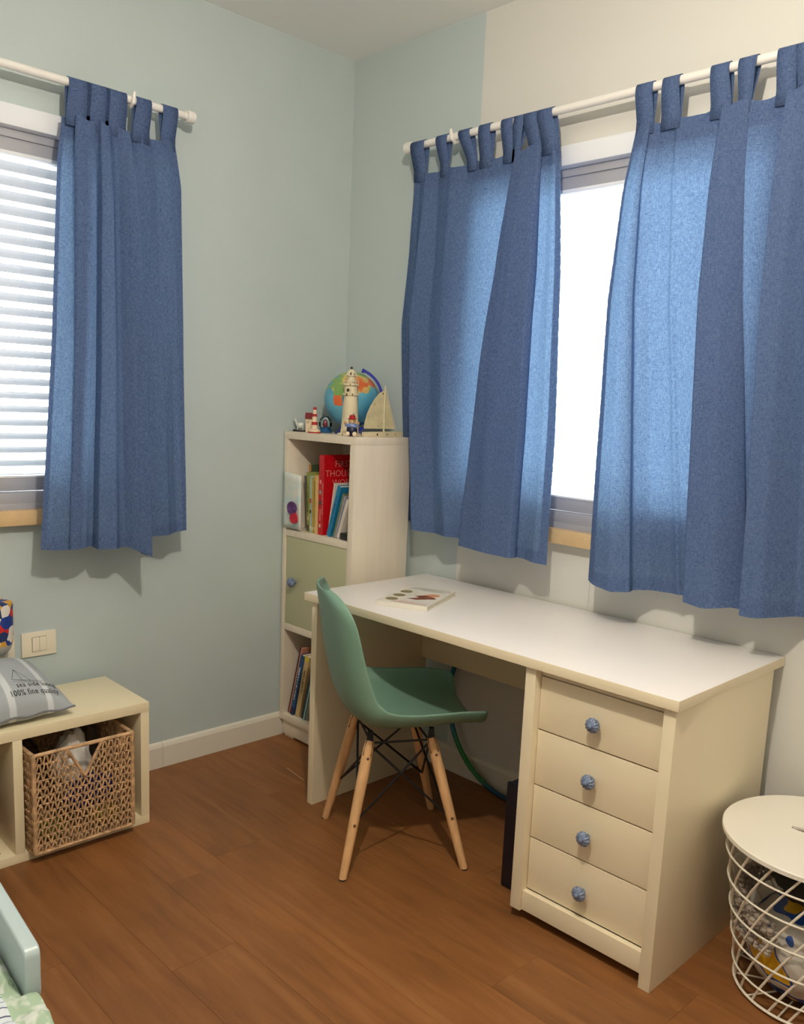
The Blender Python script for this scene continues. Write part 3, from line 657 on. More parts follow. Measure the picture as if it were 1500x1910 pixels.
# lower compartment
ZL = .0998
book('book', .034, .108, .008, .30, ZL, y0=-.285, cover=srgb(64, 26, 24), label='dark maroon book at the left of the lower compartment', depth=.19)
book('book', .044, .120, .011, .305, ZL, y0=-.287, cover=srgb(188, 128, 108), label='pinkish book leaning behind the dark blue spine', depth=.19)
book('book', .060, .127, .020, .275, ZL, y0=-.293, cover=srgb(34, 76, 124), label='dark blue spined book with white lettering in the lower compartment', spine_text='#', tcol=(.75, .75, .7), tsize=.014, depth=.18, bands=((.0, .12, srgb(40, 24, 60)),))
book('book', .090, .148, .026, .272, ZL, y0=-.288, cover=srgb(198, 172, 120), label='cream spined book with dark vertical lettering in the lower compartment', spine_text='MISS LIBERTY', tcol=(.08, .05, .03), tsize=.018, depth=.18, bands=((.93, 1, srgb(214, 196, 60)),))
book('book', .127, .176, .012, .20, ZL, y0=-.286, cover=srgb(36, 48, 58), label='short black book leaning right of the cream spine', depth=.17)
book('book', .144, .192, .006, .195, ZL, y0=-.289, cover=srgb(150, 196, 200), label='thin pale turquoise book leaning behind the desk side', depth=.17)
book('book', .155, .204, .016, .20, ZL, y0=-.286, cover=srgb(120, 120, 112), label='grey book, rightmost visible in the lower compartment', depth=.17)

# ------------------------------------------------------------------ ornaments on the bookcase
ZT = sh+0.0003
def globe_mat():
    M = bpy.data.materials.new('globe_map'); M.use_nodes = True; n = M.node_tree; P = n.nodes['Principled BSDF']; P.inputs['Roughness'].default_value = 0.3
    t = n.nodes.new('ShaderNodeTexCoord'); mp = n.nodes.new('ShaderNodeMapping'); mp.inputs['Location'].default_value = (1.7, .45, .9)
    n.links.new(t.outputs['Object'], mp.inputs[0])
    nz = n.nodes.new('ShaderNodeTexNoise'); nz.inputs['Scale'].default_value = 12; nz.inputs['Detail'].default_value = 8; n.links.new(mp.outputs[0], nz.inputs[0])
    sp = n.nodes.new('ShaderNodeSeparateXYZ'); n.links.new(t.outputs['Object'], sp.inputs[0])
    ad = n.nodes.new('ShaderNodeMath'); ad.operation = 'MULTIPLY_ADD'; ad.inputs[1].default_value = 2.6; n.links.new(sp.outputs[2], ad.inputs[0]); n.links.new(nz.outputs[0], ad.inputs[2])
    st_ = n.nodes.new('ShaderNodeMapRange'); st_.inputs[1].default_value = .59; st_.inputs[2].default_value = .60; n.links.new(ad.outputs[0], st_.inputs[0])
    n2 = n.nodes.new('ShaderNodeTexNoise'); n2.inputs['Scale'].default_value = 16; n.links.new(mp.outputs[0], n2.inputs[0])
    rp = n.nodes.new('ShaderNodeValToRGB'); e = rp.color_ramp.elements; e[0].position = .30; e[0].color = srgb(214, 108, 60); e[1].position = .52; e[1].color = srgb(128, 168, 96)
    k = e.new(.42); k.color = srgb(214, 196, 120); n.links.new(n2.outputs[0], rp.inputs[0])
    oc = n.nodes.new('ShaderNodeValToRGB'); e = oc.color_ramp.elements; e[0].position = .3; e[0].color = srgb(56, 132, 184); e[1].position = .7; e[1].color = srgb(104, 182, 206)
    n3 = n.nodes.new('ShaderNodeTexNoise'); n3.inputs['Scale'].default_value = 9; n.links.new(mp.outputs[0], n3.inputs[0]); n.links.new(n3.outputs[0], oc.inputs[0])
    mx = n.nodes.new('ShaderNodeMix'); mx.data_type = 'RGBA'; n.links.new(st_.outputs[0], mx.inputs[0]); n.links.new(oc.outputs[0], mx.inputs[6]); n.links.new(rp.outputs[0], mx.inputs[7])
    dv = n.nodes.new('ShaderNodeVectorMath'); dv.operation = 'DISTANCE'; dv.inputs[1].default_value = (.031, -.098, -.012); n.links.new(t.outputs['Object'], dv.inputs[0])
    d2 = n.nodes.new('ShaderNodeMath'); d2.operation = 'MULTIPLY_ADD'; d2.inputs[1].default_value = -.22; n.links.new(nz.outputs[0], d2.inputs[0]); n.links.new(dv.outputs['Value'], d2.inputs[2])
    d3 = n.nodes.new('ShaderNodeMath'); d3.operation = 'LESS_THAN'; d3.inputs[1].default_value = -.102; n.links.new(d2.outputs[0], d3.inputs[0])
    m3 = n.nodes.new('ShaderNodeMix'); m3.data_type = 'RGBA'; n.links.new(d3.outputs[0], m3.inputs[0]); n.links.new(mx.outputs[2], m3.inputs[6]); m3.inputs[7].default_value = srgb(222, 112, 66)
    n.links.new(m3.outputs[2], P.inputs['Base Color']); return M
BLUEP = mat('royal_blue_plastic', srgb(20, 34, 160), .3)
gl = empty('globe', (.20, -.132, ZT), label='blue tabletop globe with deep blue arm, behind the lighthouse ornament', cat='globe')
GC = Vector((0, 0, .135)); GR = .107
MB().lathe([(.062, 0), (.064, .006), (.050, .012), (.016, .018), (.010, .03)], n=28).build('base', BLUEP, gl)
MB().sphere((0, 0, 0), GR, 28).build('ball', globe_mat(), gl, GC)
# meridian arm in the plane facing the camera's right
dirr = Vector((.68, .73, 0)); arm = []
for k in range(25):
    a = math.radians(-112+k*7.55); arm.append(GC+(GR+.008)*(math.cos(a)*dirr+math.sin(a)*Vector((0, 0, 1))))
b = MB()
for p, q in ((0, 24),):
    nrm = dirr.cross(Vector((0, 0, 1)))
    vs = []
    for i, c in enumerate(arm):
        rd = (c-GC).normalized(); w = .011
        vs += [c-nrm*w, c+nrm*w, c+nrm*w+rd*.011, c-nrm*w+rd*.011]
    fs = [(0, 1, 2, 3), (96, 99, 98, 97)]
    for i in range(24):
        for j in range(4): fs.append((i*4+j, i*4+(j+1) % 4, (i+1)*4+(j+1) % 4, (i+1)*4+j))
    b.add(vs, fs)
b.tube([arm[-1]-.004*(arm[-1]-GC).normalized(), arm[-1]+.012*(arm[-1]-GC).normalized()], .006, 10)
b.build('arm', BLUEP, gl)

SCUFF = mat('dark_scuff', (0.05, 0.035, 0.02), .7)
def scuffs(parent, spots):
    b = MB()
    for (p, r, nrm) in spots:
        nrm = Vector(nrm).normalized(); R_ = nrm.to_track_quat('Z', 'Y').to_matrix()
        n = 7; vs = [Vector(p)+R_ @ Vector((r*random.uniform(.5, 1.2)*math.cos(6.283*j/n), r*random.uniform(.5, 1.2)*math.sin(6.283*j/n)*1.6, .0003)) for j in range(n)]
        b.add(vs, [tuple(range(n))])
    tag(b.build('scuff_mark', SCUFF, parent, smooth=False), kind='stuff')
TC = Vector((.76, -.65, 0))  # towards the viewer's side of the room
lh = empty('lighthouse_ornament', (.302, -.224, ZT), label='tall cream wooden lighthouse ornament with distressed paint in front of the globe', cat='ornament')
MB().lathe([(.047, 0), (.047, .006), (.038, .009)], n=24).build('base', CREAMANT, lh)
MB().lathe([(.036, .006), (.034, .02), (.0255, .148)], n=24).build('tower', CREAMANT, lh)
MB().lathe([(.025, .147), (.0315, .150), (.0315, .155), (.025, .158)], n=20).build('ledge', CREAMANT, lh)
MB().lathe([(.0255, .157), (.0245, .182)], n=20).build('upper_tower', CREAMANT, lh)
g = MB().lathe([(.024, .182), (.030, .186), (.030, .192), (.022, .193)], n=20)
for k in range(10):
    a = 2*PI*k/10; g.tube([(.028*math.cos(a), .028*math.sin(a), .191), (.028*math.cos(a), .028*math.sin(a), .205)], .0014, 5)
g.tube([(.028*math.cos(2*PI*k/20), .028*math.sin(2*PI*k/20), .203) for k in range(20)], .0014, 5, closed=True)
g.build('gallery', CREAMANT, lh)
MB().lathe([(.0165, .192), (.0165, .220), (.0185, .222)], n=18).build('lantern_room', CREAMANT, lh)
MB().lathe([(.022, .221), (.021, .226), (.013, .240), (.004, .246)], n=18).build('roof', CREAMANT, lh)
MB().sphere((0, 0, .250), .0055, 8).build('finial', SCUFF, lh)
pd = Vector((.45, -.89, 0)).normalized(); R_ = pd.to_track_quat('Z', 'Y').to_matrix()
MB().lathe([(.0112, 0), (.0112, .0065), (.0068, .0065), (.0068, .002)], tuple(pd*.0225+Vector((0, 0, .168))), 16, M=R_).build('porthole', [CREAMANT], lh)
MB().lathe([(.0068, 0), (.0068, .0040)], tuple(pd*.0225+Vector((0, 0, .168))), 12, M=R_).build('porthole_hole', SCUFF, lh)
scuffs(lh, [(Vector((math.cos(a), math.sin(a), 0))*r+Vector((0, 0, z)), s, (math.cos(a), math.sin(a), .05)) for a, r, z, s in
            ((-.9, .0345, .03, .006), (-.3, .0325, .08, .0025), (-1.2, .0318, .152, .0035), (-.5, .0318, .152, .003), (-.8, .0305, .189, .0025), (-.2, .0305, .188, .002), (-.8, .0225, .228, .004), (-.2, .0218, .227, .003), (-1.3, .0475, .003, .003))])

boat = empty('sailboat_ornament', (.392, -.132, ZT), label='cream wooden sailboat ornament with tall mast on the bookcase top', cat='ornament')
b = MB(); n = 14; vs = []
for i in range(n):
    t = i/(n-1); yy = -.098+.200*t; w = .021*math.sin(PI*min(1, .18+t*.82))**.6*(1-t**3*.75); hh = .017+.004*t
    vs += [(-w*.6, yy, 0), (w*.6, yy, 0), (w, yy, hh), (-w, yy, hh)]
fs = [(0, 1, 2, 3), tuple((n-1)*4+j for j in (3, 2, 1, 0))]
for i in range(n-1):
    for j in range(4): fs.append((i*4+j, i*4+(j+1) % 4, (i+1)*4+(j+1) % 4, (i+1)*4+j))
b.add(vs, fs).build('hull', CREAMANT, boat)
MB().tube([(0, .000, .016), (0, .000, .190)], [.0035, .0028], 10).build('mast', CREAMANT, boat)
sail = [(-.100, .030), (-.096, .055), (-.086, .085), (-.070, .115), (-.052, .138), (-.030, .160), (-.008, .172), (-.004, .165), (-.004, .030)]
SAILM = mat('aged_sail', (0.62, 0.55, 0.33), .7, var=.1, vscale=30)
MB().prism(sail, -.0015, .0015, ax=0).build('main_sail', SAILM, boat)
MB().prism([(.005, .030), (.005, .165), (.056, .030)], -.0015, .0015, ax=0).build('jib_sail', SAILM, boat)
MB().tube([(0, .000, .188), (0, .058, .040), (0, .064, .024)], .0014, 6).build('forestay', CREAMANT, boat)
scuffs(boat, [((.021, -.05, .009), .004, (1, -.2, 0)), ((.020, .0, .01), .003, (1, 0, 0)), ((.017, .045, .01), .0025, (1, .2, 0)), ((.0018, -.012, .160), .003, (1, 0, 0)), ((.0018, -.05, .12), .0018, (1, 0, 0)), ((.0018, -.082, .075), .0018, (1, 0, 0)), ((.0018, -.03, .04), .0018, (1, 0, 0))])

RED = mat('red_enamel', srgb(176, 34, 34), .35); CREAMR = mat('cream_resin', srgb(226, 206, 176), .45); NAVY = mat('navy_resin', srgb(28, 32, 60), .4)
FUR = mat('honey_fur_resin', srgb(196, 150, 96), .7, var=.15, vscale=200); PBLUE = mat('powder_blue_resin', srgb(120, 140, 190), .45, var=.3, vscale=120); DKB = mat('black_resin', (0.01, 0.01, 0.012), .3)
br = empty('bear_figurine', (.376, -.276, ZT), math.radians(-49), label='small seated bear figurine with red hat and blue jacket', cat='figurine')
# local +x points to the viewer side
MB().sphere((0, 0, .022), .020, 14, sc=(.9, 1.0, 1.05)).build('trousers', NAVY, br)
MB().sphere((0, 0, .036), .0165, 14, sc=(.85, 1.1, 1)).build('jacket', PBLUE, br)
MB().sphere((.001, 0, .056), .0135, 14).build('head', FUR, br)
MB().sphere((.012, 0, .053), .0058, 10).build('muzzle', CREAMR, br)
MB().sphere((.0172, 0, .0545), .0018, 8).build('nose', DKB, br)
for s in (-1, 1):
    MB().sphere((.0115, s*.0055, .0600), .0013, 8).build('eye', DKB, br)
    MB().tube([(.002, s*.014, .042), (.008, s*.021, .040), (.010, s*.024, .046)], [.0055, .0055, .0045], 8).build('arm', PBLUE, br)
    MB().sphere((.011, s*.0245, .049), .0055, 8).build('paw', FUR, br)
    MB().tube([(.006, s*.008, .012), (.016, s*.012, .008)], [.010, .008], 10).build('leg', NAVY, br)
    MB().sphere((.021, s*.013, .0095), .0085, 10, sc=(.6, 1, 1)).build('foot', CREAMR, br)
MB().lathe([(.017, .063), (.0175, .0655), (.0115, .067), (.011, .076), (.006, .079)], (0, 0, 0), 18).build('hat', RED, br)

tw = empty('lighthouse_figurine', (.148, -.272, ZT), label='small red and white striped lighthouse figurine on a round base', cat='figurine')
MB().lathe([(.025, 0), (.025, .005)], n=22).build('base', RED, tw); MB().lathe([(.0245, .005), (.0235, .013), (.014, .015)], n=22).build('base_rim', CREAMR, tw)
zz = .014; rr = .0135
for i, (c, h_) in enumerate(((CREAMR, .017), (RED, .012), (CREAMR, .020), (RED, .010), (CREAMR, .016), (RED, .010))):
    r2 = rr-h_*.085; MB().lathe([(rr, zz), (r2, zz+h_)], n=18).build('stripe', c, tw); zz += h_; rr = r2
hs = empty('house_figurine', (.098, -.258, ZT), math.radians(-45), label='small cream seaside hut figurine with a dark red roof behind the striped lighthouse', cat='figurine')
MB().box(-.012, .012, -.014, .014, 0, .058, bev=.002).build('walls', CREAMR, hs)
MB().prism([(-.020, .054), (.020, .054), (.006, .076), (-.006, .076)], -.016, .016, ax=1).build('roof', mat('maroon_resin', srgb(120, 26, 32), .4), hs)
MB().sphere((.012, -.006, .042), .006, 8).build('gull', CREAMR, hs)
wf = empty('horse_figurine', (.040, -.262, ZT), math.radians(-40), label='tiny clear glass animal figurine on a black base at the left end', cat='figurine')
CLEAR = mat('frosted_glass', (0.62, 0.66, 0.60), .15, spec=.8)
MB().box(-.010, .010, -.026, .026, 0, .008, bev=.002).build('base', DKB, wf)
MB().sphere((0, .004, .024), .014, 10, sc=(.7, 1.2, .9)).build('body', CLEAR, wf)
MB().tube([(0, -.008, .026), (0, -.014, .040), (0, -.018, .050)], [.007, .005, .006], 8).build('neck', CLEAR, wf)
for s in (-1, 1):
    MB().tube([(s*.004, -.006, .018), (s*.004, -.008, .007)], .0025, 6).build('leg', CLEAR, wf); MB().tube([(s*.004, .014, .018), (s*.004, .014, .007)], .0025, 6).build('leg', CLEAR, wf)
    MB().tube([(s*.002, -.016, .052), (s*.006, -.014, .060)], [.002, .001], 6).build('ear', CLEAR, wf)
sg = empty('shell_figurine', (.120, -.196, ZT), math.radians(-45), label='small blue shell shaped figurine with a red sailor under a glass dome', cat='figurine')
TEAL = mat('teal_resin', srgb(38, 92, 140), .35, var=.4, vscale=90)
MB().lathe([(.026, 0), (.028, .010), (.020, .022)], n=20).build('base', TEAL, sg)
MB().sphere((.004, 0, .036), .012, 12, sc=(.7, .8, 1.4)).build('sailor', mat('plum_red_resin', srgb(132, 40, 60), .4), sg)
MB().lathe([(.025, .022), (.027, .036), (.022, .054), (.012, .064), (.002, .067)], (0, 0, 0), 20, cap=False).build('dome', GLASS, sg)
MB().sphere((-.008, .0, .044), .020, 12, sc=(.25, 1, 1.05)).build('shell', mat('pale_aqua_resin', srgb(140, 172, 176), .3), sg)

# ------------------------------------------------------------------ book on the desk
db = empty('picture_book', (.856, -.378, .7505), math.radians(23), label='white picture book with three round photos lying on the desk', cat='book')
WP = mat('glossy_white_cover', srgb(226, 222, 210), .25, var=.03, vscale=20)
b = MB(); hw, hd = .088, .134
b.box(-hw, hw, -hd, hd, 0, .0018); b.box(-hw, hw, -hd, hd, .0132, .015); b.box(-hw, hw, -hd, -hd+.002, .0018, .0132)
b.build('cover', WP, db, smooth=False)
MB().box(-hw+.003, hw-.003, -hd+.002, hd-.003, .0018, .0132).build('pages', PAGES, db, smooth=False)
OL = mat('olive_photo', srgb(130, 122, 84), .4, var=.1, vscale=60)
for k in range(3): MB().lathe([(.021, .015), (.021, .0154)], (-.055, -.085+k*.062, 0), 26).build('round_photo', OL, db)
BRN = mat('sepia_print', srgb(120, 62, 42), .5); PCH = mat('peach_print', srgb(206, 146, 112), .5)
def blob(pts, nm, mt, parent, z=.0151, h=.0003): MB().prism(pts, z, z+h, ax=2).build(nm, mt, parent, smooth=False)
blob([(-.01, -.055), (.02, -.06), (.05, -.035), (.075, -.02), (.06, .0), (.03, -.01), (.01, -.03)], 'printed_figure', BRN, db)
blob([(.01, -.02), (.04, -.015), (.07, .02), (.062, .05), (.03, .045), (.015, .01)], 'printed_figure', PCH, db, .01515)
blob([(-.005, -.01), (.03, -.03), (.05, .01), (.02, .015)], 'printed_figure', BRN, db, .0153)
GRYI = mat('grey_ink', srgb(120, 128, 140), .6); PKI = mat('pink_ink', srgb(190, 150, 136), .6)
b = MB()
for k, (y_, x0_, x1_) in enumerate(((.115, -.06, .07), (.100, -.065, .075), (.085, -.02, .06))):
    xx = x0_
    while xx < x1_:
        w_ = random.uniform(.003, .009); b.box(xx, xx+w_, y_-.003, y_+.003, .0151, .01535); xx += w_+.0025
b.build('print_line', GRYI, db, smooth=False)
MB().box(-.04, .075, -.118, -.108, .0151, .0153).build('print_line', PKI, db, smooth=False)
MB().box(-.02, .03, -.100, -.095, .0151, .0153).build('print_line', PKI, db, smooth=False)

# ------------------------------------------------------------------ chair
CH = Vector((.97, -.565, 0)); Fw = Vector((.497, .868, 0)).normalized(); Rt = Vector((Fw.y, -Fw.x, 0))
ch = empty('desk_chair', tuple(CH), label='sage green plastic shell chair with beech legs at the desk', cat='chair')
ST = [(.238, .424, .168, .066), (.234, .428, .190, .070), (.217, .433, .206, .071), (.15, .438, .218, .072), (.08, .437, .226, .073), (.0, .433, .231, .078), (-.07, .434, .232, .084), (-.125, .446, .230, .091),
      (-.165, .476, .226, .092), (-.190, .520, .222, .086), (-.208, .585, .221, .080), (-.221, .655, .221, .072), (-.231, .720, .221, .066), (-.238, .765, .218, .060), (-.243, .797, .208, .052), (-.247, .819, .185, .043), (-.250, .834, .145, .034), (-.252, .843, .085, .022)]
def cr(P, t):
    n = len(P)-1; x = t*n; i = min(int(x), n-1); f = x-i
    p = [P[max(0, min(n, i+k))] for k in (-1, 0, 1, 2)]
    return [0.5*((2*p[1][j])+(-p[0][j]+p[2][j])*f+(2*p[0][j]-5*p[1][j]+4*p[2][j]-p[3][j])*f*f+(-p[0][j]+3*p[1][j]-3*p[2][j]+p[3][j])*f**3) for j in range(len(p[0]))]
def shell(a, c):
    s = 2*a-1; q = cr(ST, c); q2 = cr(ST, min(1, c+.01)); q1 = cr(ST, max(0, c-.01))
    d = Vector((q2[0]-q1[0], q2[1]-q1[1])).normalized(); N = Vector((d.y, -d.x))
    if N.y < 0 and c < .5: N = -N
    if c >= .45 and N.x < 0: N = -N
    if c < .34: N = (N*max(0, (c-.18)/.16)+Vector((0, 1))*min(1, 1-(c-.18)/.16)).normalized() if c > .18 else Vector((0, 1))
    k = abs(s)**2.4*q[3]
    f = q[0]+N.x*k; z = q[1]+N.y*k
    lat = math.sin(s*PI/2*.92)/math.sin(PI/2*.92)*q[2]
    return Fw*f+Rt*lat+Vector((0, 0, z))
sh_o = grid(shell, 41, 80, 'seat_shell', GREEN, ch, thick=.006)
md = sh_o.modifiers.new('b', 'SUBSURF'); md.levels = 1; md.render_levels = 1
feet = [Vector((.712, -.624, 0)), Vector((1.047, -.828, 0)), Vector((1.236, -.505, 0)), Vector((.889, -.295, 0))]
tl = [(-.105, -.105), (-.105, .115), (.085, .115), (.085, -.105)]
tops = [CH+Fw*f+Rt*w+Vector((0, 0, .395)) for f, w in tl]
for ft, tp in zip(feet, tops):
    d = (ft-tp)
    pts = [tp+d*t for t in (0, .06, .25, .6, 1)]
    lg = MB().tube([p-CH for p in pts], [.0135, .0160, .0170, .0150, .0120], 16).build('leg', BEECH, ch)
    MB().lathe([(.012, 0), (.0125, .004)], ft-CH, 14).build('foot_pad', DKB, lg)
    mid = tp+d*.58; out = ((mid-CH)*Vector((1, 1, 0))).normalized()
    for tt in (.12, .60):
        p = tp+d*tt-CH; side = Rt if (p.dot(Rt) > 0) else -Rt
        MB().tube([p+side*.012, p+side*.0178], .0045, 10).build('bolt', mat('steel_bolt', (.25, .17, .12), .35, metal=.7), lg)
    # black bracket on top of the leg
    up = tp-CH+Vector((0, 0, .0)); MB().tube([up+d*.11, up+d*.0, up+Vector((0, 0, .03))], [.0178, .0150, .010], 4).build('leg_bracket', BLACK, lg)
R0 = .0036
def rod(p, q, nm='brace'): MB().tube([p, q], R0, 8).build(nm, BLACK, ch)
at = lambda i, t: tops[i]+(feet[i]-tops[i])*t-CH
for i, j in ((0, 1), (1, 2), (2, 3), (3, 0)):
    inn = lambda p: p-(p*Vector((1, 1, 0))).normalized()*.014
    rod(inn(at(i, .60)), inn(at(j, .05))); rod(inn(at(j, .60)), inn(at(i, .05)))
for i in range(4):
    inn = lambda p: p-(p*Vector((1, 1, 0))).normalized()*.014
    rod(inn(at(i, .03)), inn(at((i+1) % 4, .03)), 'seat_frame_bar')

# ------------------------------------------------------------------ hoop leaning behind the desk
def hoop_mat():
    M = bpy.data.materials.new('blue_green_hoop_plastic'); M.use_nodes = True; n = M.node_tree; P = n.nodes['Principled BSDF']; P.inputs['Roughness'].default_value = .3
    t = n.nodes.new('ShaderNodeTexCoord'); sp = n.nodes.new('ShaderNodeSeparateXYZ'); n.links.new(t.outputs['Object'], sp.inputs[0])
    mr_ = n.nodes.new('ShaderNodeMapRange'); mr_.inputs[1].default_value = -.33; mr_.inputs[2].default_value = .15; n.links.new(sp.outputs[2], mr_.inputs[0])
    rp = n.nodes.new('ShaderNodeValToRGB'); e = rp.color_ramp.elements; e[0].position = 0; e[0].color = srgb(10, 60, 96); e[1].position = 1; e[1].color = srgb(10, 110, 130)
    for p, c in ((.05, srgb(14, 70, 110)), (.10, srgb(40, 130, 60)), (.28, srgb(40, 140, 60)), (.42, srgb(10, 110, 140))):
        k = e.new(p); k.color = c
    n.links.new(mr_.outputs[0], rp.inputs[0]); n.links.new(rp.outputs[0], P.inputs['Base Color']); return M
hp = MB().tube([(.318*math.cos(2*PI*k/72), 0, .318*math.sin(2*PI*k/72)) for k in range(72)], .0095, 10, closed=True).build('hula_hoop', hoop_mat())
hp.location = (1.03, -.035, .328); hp.rotation_euler = (math.radians(-2), 0, 0)
tag(hp, 'blue and green hula hoop standing against the wall under the desk', 'hoop')

# ------------------------------------------------------------------ dark box under the desk
pc = empty('computer_case', (1.412, -.30, 0), label='slim dark navy computer case standing against the drawers under the desk', cat='computer')
PCM = mat('dark_navy_plastic', srgb(22, 26, 42), .4, var=.05); 
MB().box(-.044, .044, -.175, .20, .004, .322, bev=.004).build('case_body', PCM, pc)
MB().box(-.0445, .0445, -.190, -.175, .002, .326, bev=.005).build('front_panel', mat('navy_front', srgb(14, 17, 30), .3), pc)
for k in range(7):
    MB().tube([(-.0448, -.168, .045+k*.012), (-.0452, -.158, .053+k*.012), (-.0448, -.146, .056+k*.012)], .0016, 5).build('vent_slot', mat('grey_vent', srgb(120, 120, 125), .4), pc)

# ------------------------------------------------------------------ bench
kr = -.0147
K = empty('bench', (.0, 0, 0), label='low cream open storage bench against the left wall', cat='bench')
def kw(x, y):
    c, s = math.cos(kr), math.sin(kr); a, b_ = x-.08, y+1.1; return (.08+c*a-s*b_, -1.1+s*a+c*b_)
o0 = kw(0, 0); K.location = (o0[0], o0[1], 0); K.rotation_euler = (0, 0, kr)
KX0, KX1, KY = .050, .3743, -1.0865
Kb = lambda nm, x0, x1, y0, y1, z0, z1, bev=.0010: MB().box(x0, x1, y0, y1, z0, z1, bev=bev).build(nm, BENCHM, K)
Kb('top_board', KX0, KX1, -1.94, KY, .3812, .4132)
Kb('bottom_board', KX0, KX1, -1.94, KY, 0, .0281)
Kb('side_panel', KX0, KX1, KY-.0286, KY, .0281, .3812)
Kb('divider', KX0, KX1, -1.5107, -1.4834, .0281, .3812)
Kb('side_panel', KX0, KX1, -1.94, -1.9114, .0281, .3812)
Kb('back_panel', KX0, KX0+.004, -1.9114, KY-.0286, .0281, .3812, 0)

# wicker basket
WK = mat('seagrass', srgb(200, 164, 124), .6, var=.28, vscale=40, bump=.5, bscale=150)
ZB = .0288
wb = empty('wicker_basket', (0, 0, ZB), label='woven seagrass basket with V shaped handle opening in the bench', cat='basket')
bx0, bx1, by0, by1, bh = .095, .412, -1.474, -1.168, .311
rail = MB()
def wrap(p, q, r, b=rail, pitch=.007):
    p, q = Vector(p), Vector(q); L = (q-p).length; n = max(2, int(L/pitch)*2); 
    b.tube([p+(q-p)*(k/n) for k in range(n+1)], [r*(1.0 if k % 2 else .86) for k in range(n+1)], 8)
cor = [(bx1, by0), (bx1, by1), (bx0, by1), (bx0, by0)]
for x_, y_ in cor: wrap((x_, y_, .006), (x_, y_, bh), .0075)
for k in range(4):
    p, q = cor[k], cor[(k+1) % 4]
    wrap((*p, bh), (*q, bh), .0065); wrap((*p, .006), (*q, .006), .006)
rail.build('frame_wrap', WK, wb)
Vm = (-1.322, .213); Vl, Vr = -1.378, -1.266
hd_ = MB()
wrap((bx1+.002, Vl, bh), (bx1+.002, Vm[0], Vm[1]), .0055, hd_); wrap((bx1+.002, Vr, bh), (bx1+.002, Vm[0], Vm[1]), .0055, hd_)
hd_.build('handle_edge', WK, wb)
def weave(name, axis, c, a0, a1, skipV=False):
    b = MB(); rows = 12; rh = (bh-.012)/rows; nz_ = max(6, int((a1-a0)/.0195))
    for r in range(rows):
        zt = bh-.006-r*rh; off = random.uniform(0, .012)
        k = 0; a = a0+.004+off*.3
        dw = (a1-a0-.008)/nz_
        for i in range(nz_):
            am = a+dw*i
            zc = zt-rh/2
            if skipV:
                fz = (zt-rh*.3-Vm[1])/(bh-Vm[1]); half = max(0, fz)*.056
                if zt > Vm[1]+.012 and abs(am+dw/2-Vm[0]) < half+.004: continue
            j = lambda s: random.uniform(-s, s)
            pz = [(am+j(.0015), zt-rh+j(.002)), (am+dw*.38+j(.0015), zt+.002+j(.002)), (am+dw*.62+j(.001), zt-.002+j(.002)), (am+dw*.95+j(.002), zt-rh-.001+j(.002))]
            dd = [0.002, .004, .004, -.001]
            pts = [((c+dd[m_]+j(.001)), pp[0], pp[1]) if axis == 0 else (pp[0], c+dd[m_]*(1 if c > -1.3 else -1), pp[1]) for m_, pp in enumerate(pz)]
            b.tube(pts, .0030, 5, caps=False)
        # thin weaver between rows
        if not (skipV and zt-rh > Vm[1]-.01):
            pts = [((c-.002+.002*math.sin(q*2.1), a0+(a1-a0)*q/24, zt-rh+.001*math.sin(q*3)) if axis == 0 else (a0+(a1-a0)*q/24, c, zt-rh+.001*math.sin(q*3))) for q in range(25)]
            b.tube(pts, .0024, 5)
        elif skipV:
            fz = (zt-rh-Vm[1])/(bh-Vm[1]); half = max(0, fz)*.056
            for s0, s1 in ((a0, Vm[0]-half), (Vm[0]+half, a1)):
                b.tube([(c-.002, s0+(s1-s0)*q/8, zt-rh) for q in range(9)], .0024, 5)
    return tag(b.build(name, WK, wb), kind='stuff')
weave('woven_front', 0, bx1, by0, by1, True); weave('woven_back', 0, bx0, by0, by1)
weave('woven_side', 1, by0, bx0, bx1); weave('woven_side', 1, by1, bx0, bx1)
MB().box(bx0, bx1, by0, by1, .001, .006).build('basket_floor', WK, wb)
def lump(name, c, sc, mt, label, cat, amp=.25, fr=3, seed=0, sub=4, parent=None, z_floor=None):
    bm = bmesh.new(); bmesh.ops.create_icosphere(bm, subdivisions=sub, radius=1)
    for v in bm.verts:
        p = v.co.copy(); k = 1+amp*noise.noise(p*fr+Vector((seed, 0, 0)))+amp*.5*noise.noise(p*fr*2.3+Vector((0, seed, 0)))
        p *= k; v.co = Vector((p.x*sc[0], p.y*sc[1], p.z*sc[2]))
        if z_floor is not None: v.co.z = max(v.co.z, z_floor-c[2])
    me = bpy.data.meshes.new(name); bm.to_mesh(me); bm.free(); me.materials.append(mt)
    for p in me.polygons: p.use_smooth = True
    o = link(name, me, parent, c)
    if label: tag(o, label, cat)
    return o
BAGW = mat('white_plastic_bag', (.62, .60, .56), .3, var=.12, vscale=20, bump=.4, bscale=30)
ZF = ZB+.0065
lump('plastic_bag', (.285, -1.305, ZF+.175), (.055, .058, .125), BAGW, 'crumpled white plastic bag standing up in the seagrass basket', 'bag', seed=2, z_floor=ZF+.004)
lump('cloth_bag', (.17, -1.405, ZF+.13), (.05, .05, .13), mat('dark_brown_cloth', (.045, .025, .018), .8, bump=.4), 'dark brown cloth bundle in the left of the seagrass basket', 'bag', seed=5, z_floor=ZF+.004)
lump('plush_toy', (.19, -1.215, ZF+.15), (.055, .032, .14), mat('grey_brown_plush', (.10, .075, .055), .95, bump=.7, bscale=300), 'dark grey brown plush bundle in the right of the seagrass basket', 'toy', seed=8, z_floor=ZF+.004)
